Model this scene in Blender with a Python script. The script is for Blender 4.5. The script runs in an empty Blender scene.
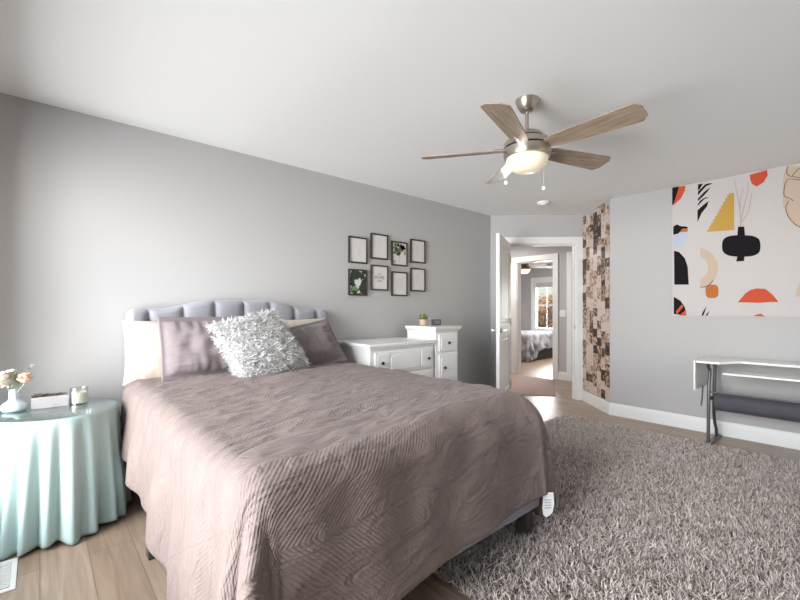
import bpy, bmesh, math, random
import numpy as np
from mathutils import Vector, Matrix, Euler, noise

random.seed(7)
SC = bpy.context.scene
COL = SC.collection
PI = math.pi

# ------------------------------------------------------------------ camera, sky, light, exposure
CAM_DIR = math.atan2(0.7506, 0.6608)            # heading in the floor plane
cam = bpy.data.cameras.new('camera')
cam_o = bpy.data.objects.new('camera', cam); COL.objects.link(cam_o)
cam_o.location = (0, 0, 1.193)
cam_o.rotation_euler = (PI/2, 0, CAM_DIR - PI/2)
cam.sensor_width = 36; cam.lens = 36*409/800; cam.shift_y = 9.3/800
cam.clip_start = 0.02
SC.camera = cam_o

world = bpy.data.worlds.new('sky'); SC.world = world; world.use_nodes = True
wn = world.node_tree.nodes; wl = world.node_tree.links
sky = wn.new('ShaderNodeTexSky'); sky.sky_type = 'NISHITA'; sky.sun_disc = False
sky.sun_elevation = math.radians(35); sky.sun_rotation = math.radians(200); sky.altitude = 50
wl.new(sky.outputs[0], wn['Background'].inputs[0]); wn['Background'].inputs[1].default_value = 0.12

def area_light(name, loc, direction, sx, sy, watts, color=(1, 1, 1), spread=180):
    L = bpy.data.lights.new(name, 'AREA'); L.shape = 'RECTANGLE'; L.size = sx; L.size_y = sy
    L.energy = watts; L.color = color; L.spread = math.radians(spread)
    o = bpy.data.objects.new(name, L); COL.objects.link(o); o.location = loc
    o.rotation_euler = Vector(direction).to_track_quat('-Z', 'Z').to_euler()
    return o
# daylight entering through the windows, plus unseen lamps added as fill
area_light('daylight_side_window', (-2.9, 1.5, 1.75), (1, 0, -0.12), 5.5, 2.6, 540, (0.93, 0.97, 1.0))
area_light('side_window_far_fill', (-7.5, 0.0, 1.9), (1, 0.1, -0.06), 7.0, 3.2, 950, (0.96, 0.98, 1.0))  # second lamp added behind the side window to even out the room
area_light('rear_fill_light', (3.2, -1.45, 1.55), (0, 1, -0.10), 3.4, 2.4, 14, (1.0, 0.95, 0.88))  # weak warm fill added behind the camera
area_light('daylight_far_bedroom', (11.2, 5.62, 1.6), (-1, 0, -0.1), 2.0, 2.0, 320, (0.96, 0.98, 1.0))
area_light('hall_fill_light', (5.75, 4.3, 2.40), (0, 0, -1), 0.5, 0.5, 26, (1.0, 0.96, 0.92))  # unseen lamp added to brighten the hall, no fixture modelled
area_light('far_bedroom_fill_light', (8.8, 4.0, 2.40), (0, 0, -1), 0.6, 0.6, 60, (1.0, 0.97, 0.94))  # extra lamp added to brighten this room, apart from the fan lamp

sun = bpy.data.lights.new('sun', 'SUN'); sun.energy = 6.0; sun.angle = 0.01; sun.color = (1, 0.93, 0.82)
sun_o = bpy.data.objects.new('sun', sun); COL.objects.link(sun_o); sun_o.rotation_euler = Vector((0.02, -0.75, -0.62)).to_track_quat('-Z', 'Z').to_euler()
SC.view_settings.view_transform = 'Standard'
SC.view_settings.look = 'None'
SC.view_settings.exposure = 0.33
SC.view_settings.gamma = 1.0
SC.view_settings.use_curve_mapping = False

# ------------------------------------------------------------------ mesh helpers
class MB:
    """collects polygons; build() links them as one mesh object"""
    def __init__(self):
        self.v = []; self.f = []; self.m = []; self.uv = None
    def add(self, verts, faces, mi=0):
        n = len(self.v)
        self.v += [tuple(p) for p in verts]
        self.f += [tuple(i+n for i in fc) for fc in faces]
        self.m += [mi]*len(faces)
        return self
    def box(self, x0, x1, y0, y1, z0, z1, mi=0):
        v = [(x0,y0,z0),(x1,y0,z0),(x1,y1,z0),(x0,y1,z0),(x0,y0,z1),(x1,y0,z1),(x1,y1,z1),(x0,y1,z1)]
        return self.add(v, [(3,2,1,0),(4,5,6,7),(0,1,5,4),(1,2,6,5),(2,3,7,6),(3,0,4,7)], mi)
    def bar(self, p0, p1, w, h, up=(0,0,1), mi=0):
        p0, p1 = Vector(p0), Vector(p1); d = (p1-p0).normalized(); up = Vector(up)
        s = d.cross(up).normalized(); u = s.cross(d)
        v = []
        for p in (p0, p1):
            for a, b in ((-1,-1),(1,-1),(1,1),(-1,1)):
                v.append(p + s*a*w/2 + u*b*h/2)
        return self.add(v, [(0,1,2,3),(7,6,5,4),(0,4,5,1),(1,5,6,2),(2,6,7,3),(3,7,4,0)], mi)
    def lathe(self, prof, c=(0,0,0), n=32, mi=0, closed=True, fn=None):
        v = []; f = []
        for k, (r, z) in enumerate(prof):
            for i in range(n):
                a = 2*PI*i/n; rr = r if fn is None else fn(r, z, a)
                v.append((c[0]+rr*math.cos(a), c[1]+rr*math.sin(a), c[2]+z))
        for k in range(len(prof)-1):
            for i in range(n):
                j = (i+1) % n
                f.append((k*n+i, k*n+j, (k+1)*n+j, (k+1)*n+i))
        if closed:
            f.append(tuple(reversed(range(n)))); f.append(tuple((len(prof)-1)*n+i for i in range(n)))
        return self.add(v, f, mi)
    def tube(self, pts, r, n=10, mi=0, caps=True):
        pts = [Vector(p) for p in pts]; rs = r if isinstance(r, (list, tuple)) else [r]*len(pts)
        v = []; f = []; prev = None
        for i, p in enumerate(pts):
            d = (pts[min(i+1, len(pts)-1)] - pts[max(i-1, 0)]).normalized()
            if prev is None:
                a = Vector((0,0,1)) if abs(d.z) < 0.9 else Vector((1,0,0))
                s = d.cross(a).normalized()
            else:
                s = (prev - d*prev.dot(d)).normalized()
            prev = s; u = d.cross(s)
            for k in range(n):
                a = 2*PI*k/n
                v.append(p + (s*math.cos(a)+u*math.sin(a))*rs[i])
        for i in range(len(pts)-1):
            for k in range(n):
                j = (k+1) % n
                f.append((i*n+k, i*n+j, (i+1)*n+j, (i+1)*n+k))
        if caps:
            f.append(tuple(reversed(range(n)))); f.append(tuple((len(pts)-1)*n+k for k in range(n)))
        return self.add(v, f, mi)
    def grid(self, fn, nu, nv, mi=0, closed_u=False):
        v = [fn(i/nu, j/nv) for j in range(nv+1) for i in range(nu+1)]
        f = [(j*(nu+1)+i, j*(nu+1)+i+1, (j+1)*(nu+1)+i+1, (j+1)*(nu+1)+i) for j in range(nv) for i in range(nu)]
        return self.add(v, f, mi)
    def prism(self, poly, axis, a, b, mi=0):
        """poly of 2-D points extruded along axis from a to b; 2-D points fill the other axes in order"""
        def p3(p, t):
            q = list(p); q.insert(axis, t); return tuple(q)
        n = len(poly)
        v = [p3(p, a) for p in poly] + [p3(p, b) for p in poly]
        f = [tuple(reversed(range(n))), tuple(range(n, 2*n))] + [(i, (i+1) % n, n+(i+1) % n, n+i) for i in range(n)]
        return self.add(v, f, mi)
    def ball(self, c, r, nu=16, nv=10, mi=0, s=(1,1,1)):
        v = [(c[0], c[1], c[2]-r*s[2])]; f = []
        for j in range(1, nv):
            t = -PI/2 + PI*j/nv
            for i in range(nu):
                a = 2*PI*i/nu
                v.append((c[0]+r*s[0]*math.cos(t)*math.cos(a), c[1]+r*s[1]*math.cos(t)*math.sin(a), c[2]+r*s[2]*math.sin(t)))
        v.append((c[0], c[1], c[2]+r*s[2])); L = len(v)-1
        for i in range(nu):
            j = (i+1) % nu
            f.append((0, 1+j, 1+i)); f.append((L, L-nu+i, L-nu+j))
            for k in range(nv-2):
                f.append((1+k*nu+i, 1+k*nu+j, 1+(k+1)*nu+j, 1+(k+1)*nu+i))
        return self.add(v, f, mi)
    def build(self, name, mats, parent=None, local=False, bevel=0, seg=2, sharp=40, smooth=True, fix=True, origin=None):
        off = Vector((0,0,0))
        if not local:
            p = parent
            while p is not None:
                off += p.location; p = p.parent
            if origin is not None: off = Vector(origin)
        me = bpy.data.meshes.new(name)
        me.from_pydata([tuple(Vector(p)-off) for p in self.v], [], self.f)
        mats = mats if isinstance(mats, (list, tuple)) else [mats]
        for m in mats: me.materials.append(m)
        me.polygons.foreach_set('material_index', self.m)
        if self.uv is not None:
            ul = me.uv_layers.new(name='flat')
            for lp in me.loops: ul.data[lp.index].uv = self.uv[lp.vertex_index]
        if fix:
            b = bmesh.new(); b.from_mesh(me); bmesh.ops.recalc_face_normals(b, faces=b.faces); b.to_mesh(me); b.free()
        me.polygons.foreach_set('use_smooth', [smooth]*len(me.polygons))
        if smooth and sharp: me.set_sharp_from_angle(angle=math.radians(sharp))
        me.update()
        o = bpy.data.objects.new(name, me); COL.objects.link(o)
        if parent is not None: o.parent = parent
        elif origin is not None and not local: o.location = origin
        if bevel:
            md = o.modifiers.new('bevel', 'BEVEL'); md.width = bevel; md.segments = seg; md.limit_method = 'ANGLE'
            md.angle_limit = math.radians(40); md.harden_normals = False
        return o

def tag(o, label, cat, group=None, kind=None):
    o['label'] = label; o['category'] = cat
    if group: o['group'] = group
    if kind: o['kind'] = kind
    return o
def thing(name, label, cat, loc=(0,0,0), rotz=0, group=None):
    o = bpy.data.objects.new(name, None); COL.objects.link(o); o.empty_display_size = 0.1
    o.location = loc; o.rotation_euler = (0, 0, rotz)
    return tag(o, label, cat, group)
def struct(o, label=None):
    o['kind'] = 'structure'
    if label: o['label'] = label
    return o
def copy_tree(o, parent=None):
    c = o.copy(); COL.objects.link(c)
    if parent is not None: c.parent = parent
    for ch in list(o.children): copy_tree(ch, c)
    return c

# ------------------------------------------------------------------ material helpers
def mat(name, color, rough=0.6, metal=0.0, spec=0.5, var=0.0, var_scale=8.0, bump=0.0, bump_scale=60.0, stretch=(1,1,1), sheen=0.0, emit=None, trans=0.0, coat=0.0):
    m = bpy.data.materials.new(name); m.use_nodes = True
    nt = m.node_tree; N = nt.nodes; L = nt.links; b = N['Principled BSDF']
    b.inputs['Base Color'].default_value = (*color, 1); b.inputs['Roughness'].default_value = rough
    b.inputs['Metallic'].default_value = metal; b.inputs['Specular IOR Level'].default_value = spec
    b.inputs['Sheen Weight'].default_value = sheen; b.inputs['Transmission Weight'].default_value = trans
    b.inputs['Coat Weight'].default_value = coat
    tc = N.new('ShaderNodeTexCoord'); mp = N.new('ShaderNodeMapping'); mp.inputs['Scale'].default_value = stretch
    L.new(tc.outputs['Object'], mp.inputs['Vector'])
    if var:
        nz = N.new('ShaderNodeTexNoise'); nz.inputs['Scale'].default_value = var_scale; nz.inputs['Detail'].default_value = 4
        L.new(mp.outputs[0], nz.inputs['Vector'])
        rp = N.new('ShaderNodeValToRGB'); rp.color_ramp.elements[0].position = 0.3; rp.color_ramp.elements[1].position = 0.7
        rp.color_ramp.elements[0].color = (*[max(0, c*(1-var)) for c in color], 1)
        rp.color_ramp.elements[1].color = (*[min(1, c*(1+var)) for c in color], 1)
        L.new(nz.outputs['Fac'], rp.inputs[0]); L.new(rp.outputs[0], b.inputs['Base Color'])
    if bump:
        nb = N.new('ShaderNodeTexNoise'); nb.inputs['Scale'].default_value = bump_scale; nb.inputs['Detail'].default_value = 3
        L.new(mp.outputs[0], nb.inputs['Vector'])
        bp = N.new('ShaderNodeBump'); bp.inputs['Strength'].default_value = bump; bp.inputs['Distance'].default_value = 0.01
        L.new(nb.outputs['Fac'], bp.inputs['Height']); L.new(bp.outputs[0], b.inputs['Normal'])
    if emit:
        b.inputs['Emission Color'].default_value = (*emit[:3], 1); b.inputs['Emission Strength'].default_value = emit[3]
    return m

M = {}
M['wall'] = mat('grey_wall_paint', (0.475, 0.464, 0.460), 0.85, spec=0.25, bump=0.04, bump_scale=220)
M['ceiling'] = mat('ceiling_paint', (0.87, 0.86, 0.845), 0.9, spec=0.2, bump=0.03, bump_scale=150)
M['trim'] = mat('white_trim_paint', (0.80, 0.80, 0.79), 0.4)
M['white'] = mat('white_furniture_paint', (0.78, 0.77, 0.75), 0.38, var=0.02, var_scale=5)
M['nickel'] = mat('brushed_nickel', (0.50, 0.45, 0.40), 0.28, metal=1.0, var=0.06, var_scale=40, stretch=(1, 1, 12))
M['dark_metal'] = mat('dark_bronze', (0.03, 0.028, 0.027), 0.35, metal=0.7)
M['black'] = mat('black_paint', (0.022, 0.020, 0.020), 0.4)
M['frame'] = mat('dark_frame_wood', (0.035, 0.025, 0.022), 0.4, var=0.3, var_scale=30)

def floor_material():
    m = bpy.data.materials.new('wood_plank_floor'); m.use_nodes = True
    nt = m.node_tree; N = nt.nodes; L = nt.links; b = N['Principled BSDF']
    g = N.new('ShaderNodeNewGeometry'); mp = N.new('ShaderNodeMapping'); mp.inputs['Rotation'].default_value = (0, 0, PI/2)
    L.new(g.outputs['Position'], mp.inputs['Vector'])
    br = N.new('ShaderNodeTexBrick'); br.offset = 0.37; br.inputs['Scale'].default_value = 1
    br.inputs['Brick Width'].default_value = 1.25; br.inputs['Row Height'].default_value = 0.18
    br.inputs['Mortar Size'].default_value = 0.0018; br.inputs['Mortar Smooth'].default_value = 0.1; br.inputs['Bias'].default_value = 0
    br.inputs['Color1'].default_value = (0.39, 0.30, 0.23, 1); br.inputs['Color2'].default_value = (0.33, 0.245, 0.18, 1)
    br.inputs['Mortar'].default_value = (0.20, 0.14, 0.10, 1)
    L.new(mp.outputs[0], br.inputs['Vector'])
    m2 = N.new('ShaderNodeMapping'); m2.inputs['Scale'].default_value = (14, 1.1, 1); L.new(g.outputs['Position'], m2.inputs['Vector'])
    nz = N.new('ShaderNodeTexNoise'); nz.inputs['Scale'].default_value = 1.6; nz.inputs['Detail'].default_value = 7; nz.inputs['Distortion'].default_value = 1.3
    L.new(m2.outputs[0], nz.inputs['Vector'])
    rp = N.new('ShaderNodeValToRGB'); rp.color_ramp.elements[0].position = 0.3; rp.color_ramp.elements[1].position = 0.72
    rp.color_ramp.elements[0].color = (0.72, 0.68, 0.63, 1); rp.color_ramp.elements[1].color = (1.12, 1.1, 1.08, 1)
    L.new(nz.outputs['Fac'], rp.inputs[0])
    mx = N.new('ShaderNodeMix'); mx.data_type = 'RGBA'; mx.blend_type = 'MULTIPLY'; mx.inputs['Factor'].default_value = 1
    L.new(br.outputs['Color'], mx.inputs['A']); L.new(rp.outputs[0], mx.inputs['B']); L.new(mx.outputs['Result'], b.inputs['Base Color'])
    b.inputs['Roughness'].default_value = 0.36
    bp = N.new('ShaderNodeBump'); bp.inputs['Strength'].default_value = 0.15; bp.inputs['Distance'].default_value = 0.002
    L.new(nz.outputs['Fac'], bp.inputs['Height']); L.new(bp.outputs[0], b.inputs['Normal'])
    return m
M['floor'] = floor_material()

# ------------------------------------------------------------------ the room shell
H = 2.44; T = 0.12
XW, YS, XE, YN = -0.36, -0.62, 4.85, 3.286       # window wall, rear wall, right wall, headboard wall
A = Vector((4.496, 3.286, 0)); B = Vector((5.357, 2.451, 0)); Cc = Vector((4.85, 1.905, 0))
struct(MB().box(-0.6, 10.7, -0.86, 7.5, -0.12, 0).build('floor', M['floor']))
struct(MB().box(-0.6, 10.7, -0.86, 7.5, H, H+0.12).build('ceiling', M['ceiling']))

def wall_with_holes(mb, p0, p1, out, holes):
    """wall from p0 to p1 (inner face), thickness T along out; holes: (u0,u1,z0,z1)"""
    p0 = Vector(p0); p1 = Vector(p1); L = (p1-p0).length; u = (p1-p0)/L; out = Vector(out).normalized()
    def blk(a, b, z0, z1):
        if b-a < 1e-4 or z1-z0 < 1e-4: return
        v = []
        for z in (z0, z1):
            for (s, t) in ((a,0),(b,0),(b,T),(a,T)):
                q = p0 + u*s + out*t; v.append((q.x, q.y, z))
        mb.add(v, [(3,2,1,0),(4,5,6,7),(0,1,5,4),(1,2,6,5),(2,3,7,6),(3,0,4,7)])
    cur = 0
    for (a, b, z0, z1) in sorted(holes):
        blk(cur, a, 0, H); blk(a, b, 0, z0); blk(a, b, z1, H); cur = b
    blk(cur, L, 0, H)
    return mb
U = (B-A).normalized(); NOUT = Vector((-U.y, U.x, 0));                # door wall: along, outward
DO = (0.240, 1.125, 0, 2.065)                                          # door opening
struct(wall_with_holes(MB(), (XW-T, YN, 0), (A.x+0.05, YN, 0), (0, 1, 0), []).build('wall_left', M['wall'], smooth=False))
struct(wall_with_holes(MB(), A, B, NOUT, [DO]).build('wall_door_side', M['wall'], smooth=False))
cn = Vector(((B-Cc).y, -(B-Cc).x, 0))
struct(wall_with_holes(MB(), Cc, B + (B-Cc).normalized()*0.1, cn, []).build('wall_corner', M['wall'], smooth=False))
struct(wall_with_holes(MB(), (XE, YS-T, 0), (XE, Cc.y, 0), (1, 0, 0), []).build('wall_right', M['wall'], smooth=False))
struct(wall_with_holes(MB(), (XW, YS-T, 0), (XW, YN, 0), (-1, 0, 0), [(0.10+0.74, 3.08+0.74, 0.22, 2.2)]).build('wall_window_side', M['wall'], smooth=False))
struct(wall_with_holes(MB(), (XW-T, YS, 0), (XE+T, YS, 0), (0, -1, 0), [(2.0-XW+T, 4.4-XW+T, 0.65, 2.15)]).build('wall_rear', M['wall'], smooth=False))
# the hall and the far bedroom seen through the door
HX = 6.62
struct(wall_with_holes(MB(), (HX, 1.8, 0), (HX, 7.3, 0), (1, 0, 0), [(3.53-1.8, 4.25-1.8, 0, 2.06)]).build('wall_hall', M['wall'], smooth=False))
hb = MB(); hb.box(4.75, HX, 6.0, 6.12, 0, H); hb.box(4.6, 4.75, 3.36, 6.12, 0, H); hb.box(5.47, HX, 2.18, 2.30, 0, H)
struct(hb.build('wall_hall_ends', M['wall'], smooth=False))
WY0, WY1, WZ0, WZ1 = 5.10, 6.13, 0.62, 1.99
struct(wall_with_holes(MB(), (10.4, 2.7, 0), (10.4, 7.3, 0), (1, 0, 0), [(WY0-2.7, WY1-2.7, WZ0, WZ1)]).build('wall_far_bedroom', M['wall'], smooth=False))
fb = MB(); fb.box(HX+T, 10.52, 2.58, 2.7, 0, H); fb.box(HX+T, 10.52, 7.3, 7.42, 0, H)
struct(fb.build('wall_far_bedroom_sides', M['wall'], smooth=False))

# side window that lights the room, and a rear one added for fill
def window_frame(name, ax, c, a0, a1, z0, z1, w=0.05, d0=-0.01, d1=0.10, sgn=1, mid=True, parent=None):
    mb = MB()
    def bx(p, q, r, s, t0=d0, t1=d1):
        lo, hi = sorted((c+sgn*t0, c+sgn*t1))
        if ax == 0: mb.box(lo, hi, p, q, r, s)
        else: mb.box(p, q, lo, hi, r, s)
    bx(a0, a0+w, z0, z1); bx(a1-w, a1, z0, z1); bx(a0+w, a1-w, z0, z0+w); bx(a0+w, a1-w, z1-w, z1)
    if mid: bx(a0+w, a1-w, (z0+z1)/2-0.025, (z0+z1)/2+0.025, 0.04, 0.08)
    cw = 0.085                                                        # casing on the room side
    bx(a0-cw, a0, z0-cw, z1+cw, -0.02, 0); bx(a1, a1+cw, z0-cw, z1+cw, -0.02, 0)
    bx(a0, a1, z1, z1+cw, -0.02, 0); bx(a0, a1, z0-cw, z0, -0.025, 0)
    o = mb.build(name, M['trim'], parent); return o
struct(window_frame('window_1', 0, XW, 0.10, 3.08, 0.22, 2.2, sgn=-1))
struct(window_frame('added_rear_window', 1, YS, 2.0, 4.4, 0.65, 2.15, sgn=-1))  # unseen opening added to let the rear fill light in
w3 = struct(window_frame('window_3', 0, 10.4, WY0, WY1, WZ0, WZ1, w=0.06))
gl = bpy.data.materials.new('window_glass'); gl.use_nodes = True
gn = gl.node_tree.nodes; gk = gl.node_tree.links
for n_ in list(gn):
    if n_.type != 'OUTPUT_MATERIAL': gn.remove(n_)
gt = gn.new('ShaderNodeBsdfTransparent'); gg = gn.new('ShaderNodeBsdfGlossy'); gg.inputs['Roughness'].default_value = 0.02
gm = gn.new('ShaderNodeMixShader'); gm.inputs[0].default_value = 0.06
gk.new(gt.outputs[0], gm.inputs[1]); gk.new(gg.outputs[0], gm.inputs[2])
gk.new(gm.outputs[0], [n_ for n_ in gn if n_.type == 'OUTPUT_MATERIAL'][0].inputs[0])
M['pane'] = gl
MB().box(10.455, 10.461, WY0+0.06, WY1-0.06, WZ0+0.06, WZ1-0.06).build('window_pane', M['pane'], w3)
mu = MB()                                                             # slim glazing bars
for yy in (WY0+0.06+(WY1-WY0-0.12)*k/3 for k in (1, 2)): mu.box(10.445, 10.454, yy-0.005, yy+0.005, WZ0+0.06, WZ1-0.06)
for zz in (WZ0+0.06+(WZ1-WZ0-0.12)*k/4 for k in (2,)): mu.box(10.445, 10.454, WY0+0.06, WY1-0.06, zz-0.005, zz+0.005)
mu.build('glazing_bars', M['trim'], w3)
MB().box(10.40, 10.435, WY0+0.062, WY1-0.062, WZ1-0.20, WZ1-0.062).build('roller_blind', mat('blind_fabric', (0.5, 0.5, 0.5), 0.8), w3)

# door casings, jambs, baseboards
def along(mb, p0, u, n, s0, s1, t0, t1, z0, z1):
    v = []
    for z in (z0, z1):
        for (s, t) in ((s0,t0),(s1,t0),(s1,t1),(s0,t1)):
            q = p0 + u*s + n*t; v.append((q.x, q.y, z))
    mb.add(v, [(3,2,1,0),(4,5,6,7),(0,1,5,4),(1,2,6,5),(2,3,7,6),(3,0,4,7)])
tr = MB(); a, b, _, zt = DO
for t0, t1 in ((-0.018, 0), (T, T+0.018)):
    along(tr, A, U, NOUT, a-0.072, a+0.006, t0, t1, 0, zt+0.08)
    along(tr, A, U, NOUT, b-0.006, b+0.072, t0, t1, 0, zt+0.08)
    along(tr, A, U, NOUT, a+0.006, b-0.006, t0, t1, zt-0.006, zt+0.08)
along(tr, A, U, NOUT, a, a+0.018, 0, T, 0, zt); along(tr, A, U, NOUT, b-0.018, b, 0, T, 0, zt); along(tr, A, U, NOUT, a+0.018, b-0.018, 0, T, zt-0.018, zt)
along(tr, A, U, NOUT, b-0.030, b-0.018, 0.045, 0.085, 0, zt-0.018); along(tr, A, U, NOUT, a+0.018, b-0.018, 0.045, 0.085, zt-0.03, zt-0.018)
cas = struct(tr.build('trim_1', M['trim'], bevel=0.003))
sp = MB(); along(sp, A, U, NOUT, b-0.0195, b-0.0175, 0.005, 0.04, 0.93, 0.99)
sp.build('strike_plate', M['nickel'], cas)
t2 = MB(); ux = Vector((0, 1, 0)); nx = Vector((1, 0, 0)); O2 = Vector((HX, 0, 0))
for s0, s1, z0, z1 in ((3.44, 3.536, 0, 2.15), (4.244, 4.36, 0, 2.15), (3.536, 4.244, 2.054, 2.15)): along(t2, O2, ux, nx, s0, s1, -0.02, 0, z0, z1)
along(t2, O2, ux, nx, 3.53, 3.548, 0, T, 0, 2.06); along(t2, O2, ux, nx, 4.232, 4.25, 0, T, 0, 2.06); along(t2, O2, ux, nx, 3.548, 4.232, 0, T, 2.042, 2.06)
struct(t2.build('trim_2', M['trim'], bevel=0.003))
t3 = MB()                                                             # next door along the hall, closed
along(t3, O2, ux, nx, 3.20, 3.29, -0.02, 0, 0, 2.15); along(t3, O2, ux, nx, 2.30, 2.39, -0.02, 0, 0, 2.15); along(t3, O2, ux, nx, 2.39, 3.20, -0.02, 0, 2.06, 2.15)
struct(t3.build('trim_3', M['trim'], bevel=0.003))
d3 = MB(); along(d3, O2, ux, nx, 2.395, 3.195, -0.008, 0, 0.01, 2.055)
struct(d3.build('door_3', M['trim']))

def baseboard(name, p0, p1, inward, h=0.135, t=0.016):
    p0 = Vector(p0); p1 = Vector(p1); u = (p1-p0).normalized(); n = Vector(inward).normalized(); L = (p1-p0).length
    prof = [(0, 0), (t, 0), (t, h-0.03), (t*0.75, h-0.012), (t*0.35, h), (0, h)]
    mb = MB(); k = len(prof); v = []
    for s in (0, L):
        for (d, z) in prof:
            q = p0 + u*s + n*d; v.append((q.x, q.y, z))
    mb.add(v, [tuple(range(k)), tuple(range(2*k-1, k-1, -1))] + [(i, (i+1) % k, k+(i+1) % k, k+i) for i in range(k)])
    return struct(mb.build(name, M['trim']))
baseboard('baseboard_left', (XW, YN, 0), (A.x, YN, 0), (0, -1, 0))
baseboard('baseboard_door_side', A, A+U*0.19, -NOUT)
cdir = (B-Cc).normalized()
baseboard('baseboard_corner', Cc, B - cdir*0.02, -cn)
baseboard('baseboard_right', (XE, YS, 0), (XE, Cc.y, 0), (-1, 0, 0))
baseboard('baseboard_window_side', (XW, YS, 0), (XW, YN, 0), (1, 0, 0))
baseboard('baseboard_rear', (XW, YS, 0), (XE, YS, 0), (0, 1, 0))
baseboard('baseboard_hall', (HX, 3.29, 0), (HX, 3.44, 0), (-1, 0, 0))
baseboard('baseboard_far_bedroom', (10.4, 2.7, 0), (10.4, 7.3, 0), (-1, 0, 0))
ls = tag(bpy.data.objects.new('light_switch', None), 'white wall light switch plate in the hall beside the far doorway', 'light switch'); COL.objects.link(ls)
ls.location = (HX, 3.365, 1.12)
MB().box(HX-0.008, HX, 3.312, 3.418, 1.06, 1.18).build('switch_plate', M['trim'], ls, bevel=0.003)
MB().box(HX-0.013, HX-0.008, 3.348, 3.382, 1.085, 1.155).build('rocker', M['trim'], ls, bevel=0.002)

# bedroom door, swung into the room on its left jamb
dw, dt, dh = 0.845, 0.040, 2.045
hinge = A + U*(a+0.018) - NOUT*0.024
def door_leaf():
    mb = MB(); st = 0.11
    rails = [(0.0, 0.20), (0.86, 1.02), (dh-0.13, dh)]
    mb.box(0, st, -dt, 0, 0, dh); mb.box(dw-st, dw, -dt, 0, 0, dh)
    for z0, z1 in rails: mb.box(st, dw-st, -dt, 0, z0, z1)
    for z0, z1 in ((0.20, 0.86), (1.02, dh-0.13)):
        mb.box(st, dw-st, -dt+0.010, -0.010, z0, z1)                  # sunk field
        mb.box(st+0.045, dw-st-0.045, -dt+0.003, -0.003, z0+0.045, z1-0.045)   # raised panel
    return mb
dr = door_leaf().build('door_1', M['trim'], local=True, bevel=0.004)
struct(dr, 'white two panel bedroom door standing open')
dr.location = hinge + Vector((0, 0, 0.012))
ang_cam = Vector((-0.335*0.7506-0.78*0.6608, 0.335*0.6608-0.78*0.7506, 0))
dr.rotation_euler = (0, 0, math.atan2(ang_cam.y, ang_cam.x))
hd = MB()
for s in (1, -1):
    y0 = 0 if s > 0 else -dt
    hd.tube([(dw-0.065, y0, 0.94), (dw-0.065, y0+s*0.012, 0.94)], 0.032, 20)
    hd.tube([(dw-0.065, y0+s*0.012, 0.94), (dw-0.065, y0+s*0.05, 0.94)], 0.009, 12)
    hd.tube([(dw-0.055, y0+s*0.05, 0.94), (dw-0.12, y0+s*0.052, 0.94), (dw-0.175, y0+s*0.048, 0.937)], [0.013, 0.012, 0.010], 12)
hd.build('door_handle', mat('dark_nickel', (0.20, 0.18, 0.165), 0.3, metal=1.0), dr, local=True)
hg = MB()
for z in (0.2, 1.02, 1.83): hg.tube([(0.0, 0.004, z-0.045), (0.0, 0.004, z+0.045)], 0.007, 10)
hg.build('hinge', M['nickel'], dr, local=True)

# floor register below the side window
fv = thing('floor_vent', 'white metal floor register with slots near the window wall', 'floor vent', (-0.15, 2.535, 0))
MB().box(-0.222, -0.078, 2.39, 2.68, 0, 0.006).build('vent_frame', M['trim'], fv, bevel=0.002)
MB().box(-0.20, -0.10, 2.415, 2.655, 0.006, 0.0065).build('vent_slot_shade', mat('vent_shadow', (0.25, 0.25, 0.25), 0.8), fv)  # dark sheet painted as the shade between the louvers
for k in range(12): MB().box(-0.20, -0.10, 2.418+k*0.02, 2.430+k*0.02, 0.0065, 0.010).build('louver', M['trim'], fv)

# ------------------------------------------------------------------ the bed
BX0, BX1, BY0, BY1 = 0.43, 1.95, 1.12, 3.16      # mattress footprint
bed = thing('bed', 'queen bed with grey button tufted headboard and pale upholstered side rails', 'bed', (1.19, 2.15, 0))
M['uphol'] = mat('grey_linen_upholstery', (0.30, 0.295, 0.325), 0.9, spec=0.2, sheen=0.3, bump=0.25, bump_scale=420)
M['mattress'] = mat('mattress_ticking', (0.55, 0.54, 0.56), 0.85, bump=0.1, bump_scale=200)
M['legs'] = mat('dark_bed_legs', (0.045, 0.038, 0.034), 0.5)
M['sheet'] = mat('cream_cotton', (0.55, 0.475, 0.41), 0.85, spec=0.2, bump=0.08, bump_scale=150)
HBX0, HBX1 = 0.425, 1.945
HC = (HBX0+HBX1)/2; HW = (HBX1-HBX0)/2
def hb_top(x):
    t = abs(x-HC)/HW
    s = lambda e0, e1, q: (lambda w: w*w*(3-2*w))(min(1, max(0, (q-e0)/(e1-e0))))
    z = 1.264 - 0.012*t*t - 0.055*s(0.28, 0.75, t)
    if t > 0.93:
        q = (t-0.93)/0.07; z -= 0.055*(1-math.sqrt(max(0, 1-q*q)))
    return z
BUT = []
for r_ in range(4):
    z = 1.108-0.115*r_; n_ = 7 if r_ % 2 == 0 else 6
    for k in range(n_): BUT.append((HC+(k-(n_-1)/2)*0.212, z, r_))
def seg_d(px, pz, ax, az, bx, bz):
    vx, vz = bx-ax, bz-az; t = max(0, min(1, ((px-ax)*vx+(pz-az)*vz)/(vx*vx+vz*vz+1e-9)))
    return math.hypot(px-ax-vx*t, pz-az-vz*t)
SEGS = []
for (x, z, r_) in BUT:
    if r_ == 0: SEGS.append((x, z, x, 1.30))
    for (x2, z2, r2) in BUT:
        if r2 == r_+1 and abs(x2-x) < 0.13: SEGS.append((x, z, x2, z2))
def hb_puff(x, z):
    d = min(seg_d(x, z, *s) for s in SEGS)
    e = min(x-HBX0, HBX1-x, hb_top(x)-z)
    edge = math.sqrt(max(0, 1-(1-min(1, max(0, e)/0.04))**2))
    bd = min(math.hypot(x-b_[0], z-b_[1]) for b_ in BUT)
    return 0.062*edge*(1-0.25) + edge*(0.030*(1-math.exp(-d/0.022)) - 0.018*math.exp(-(bd/0.02)**2))
hbm = MB(); ZB = 0.32
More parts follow.
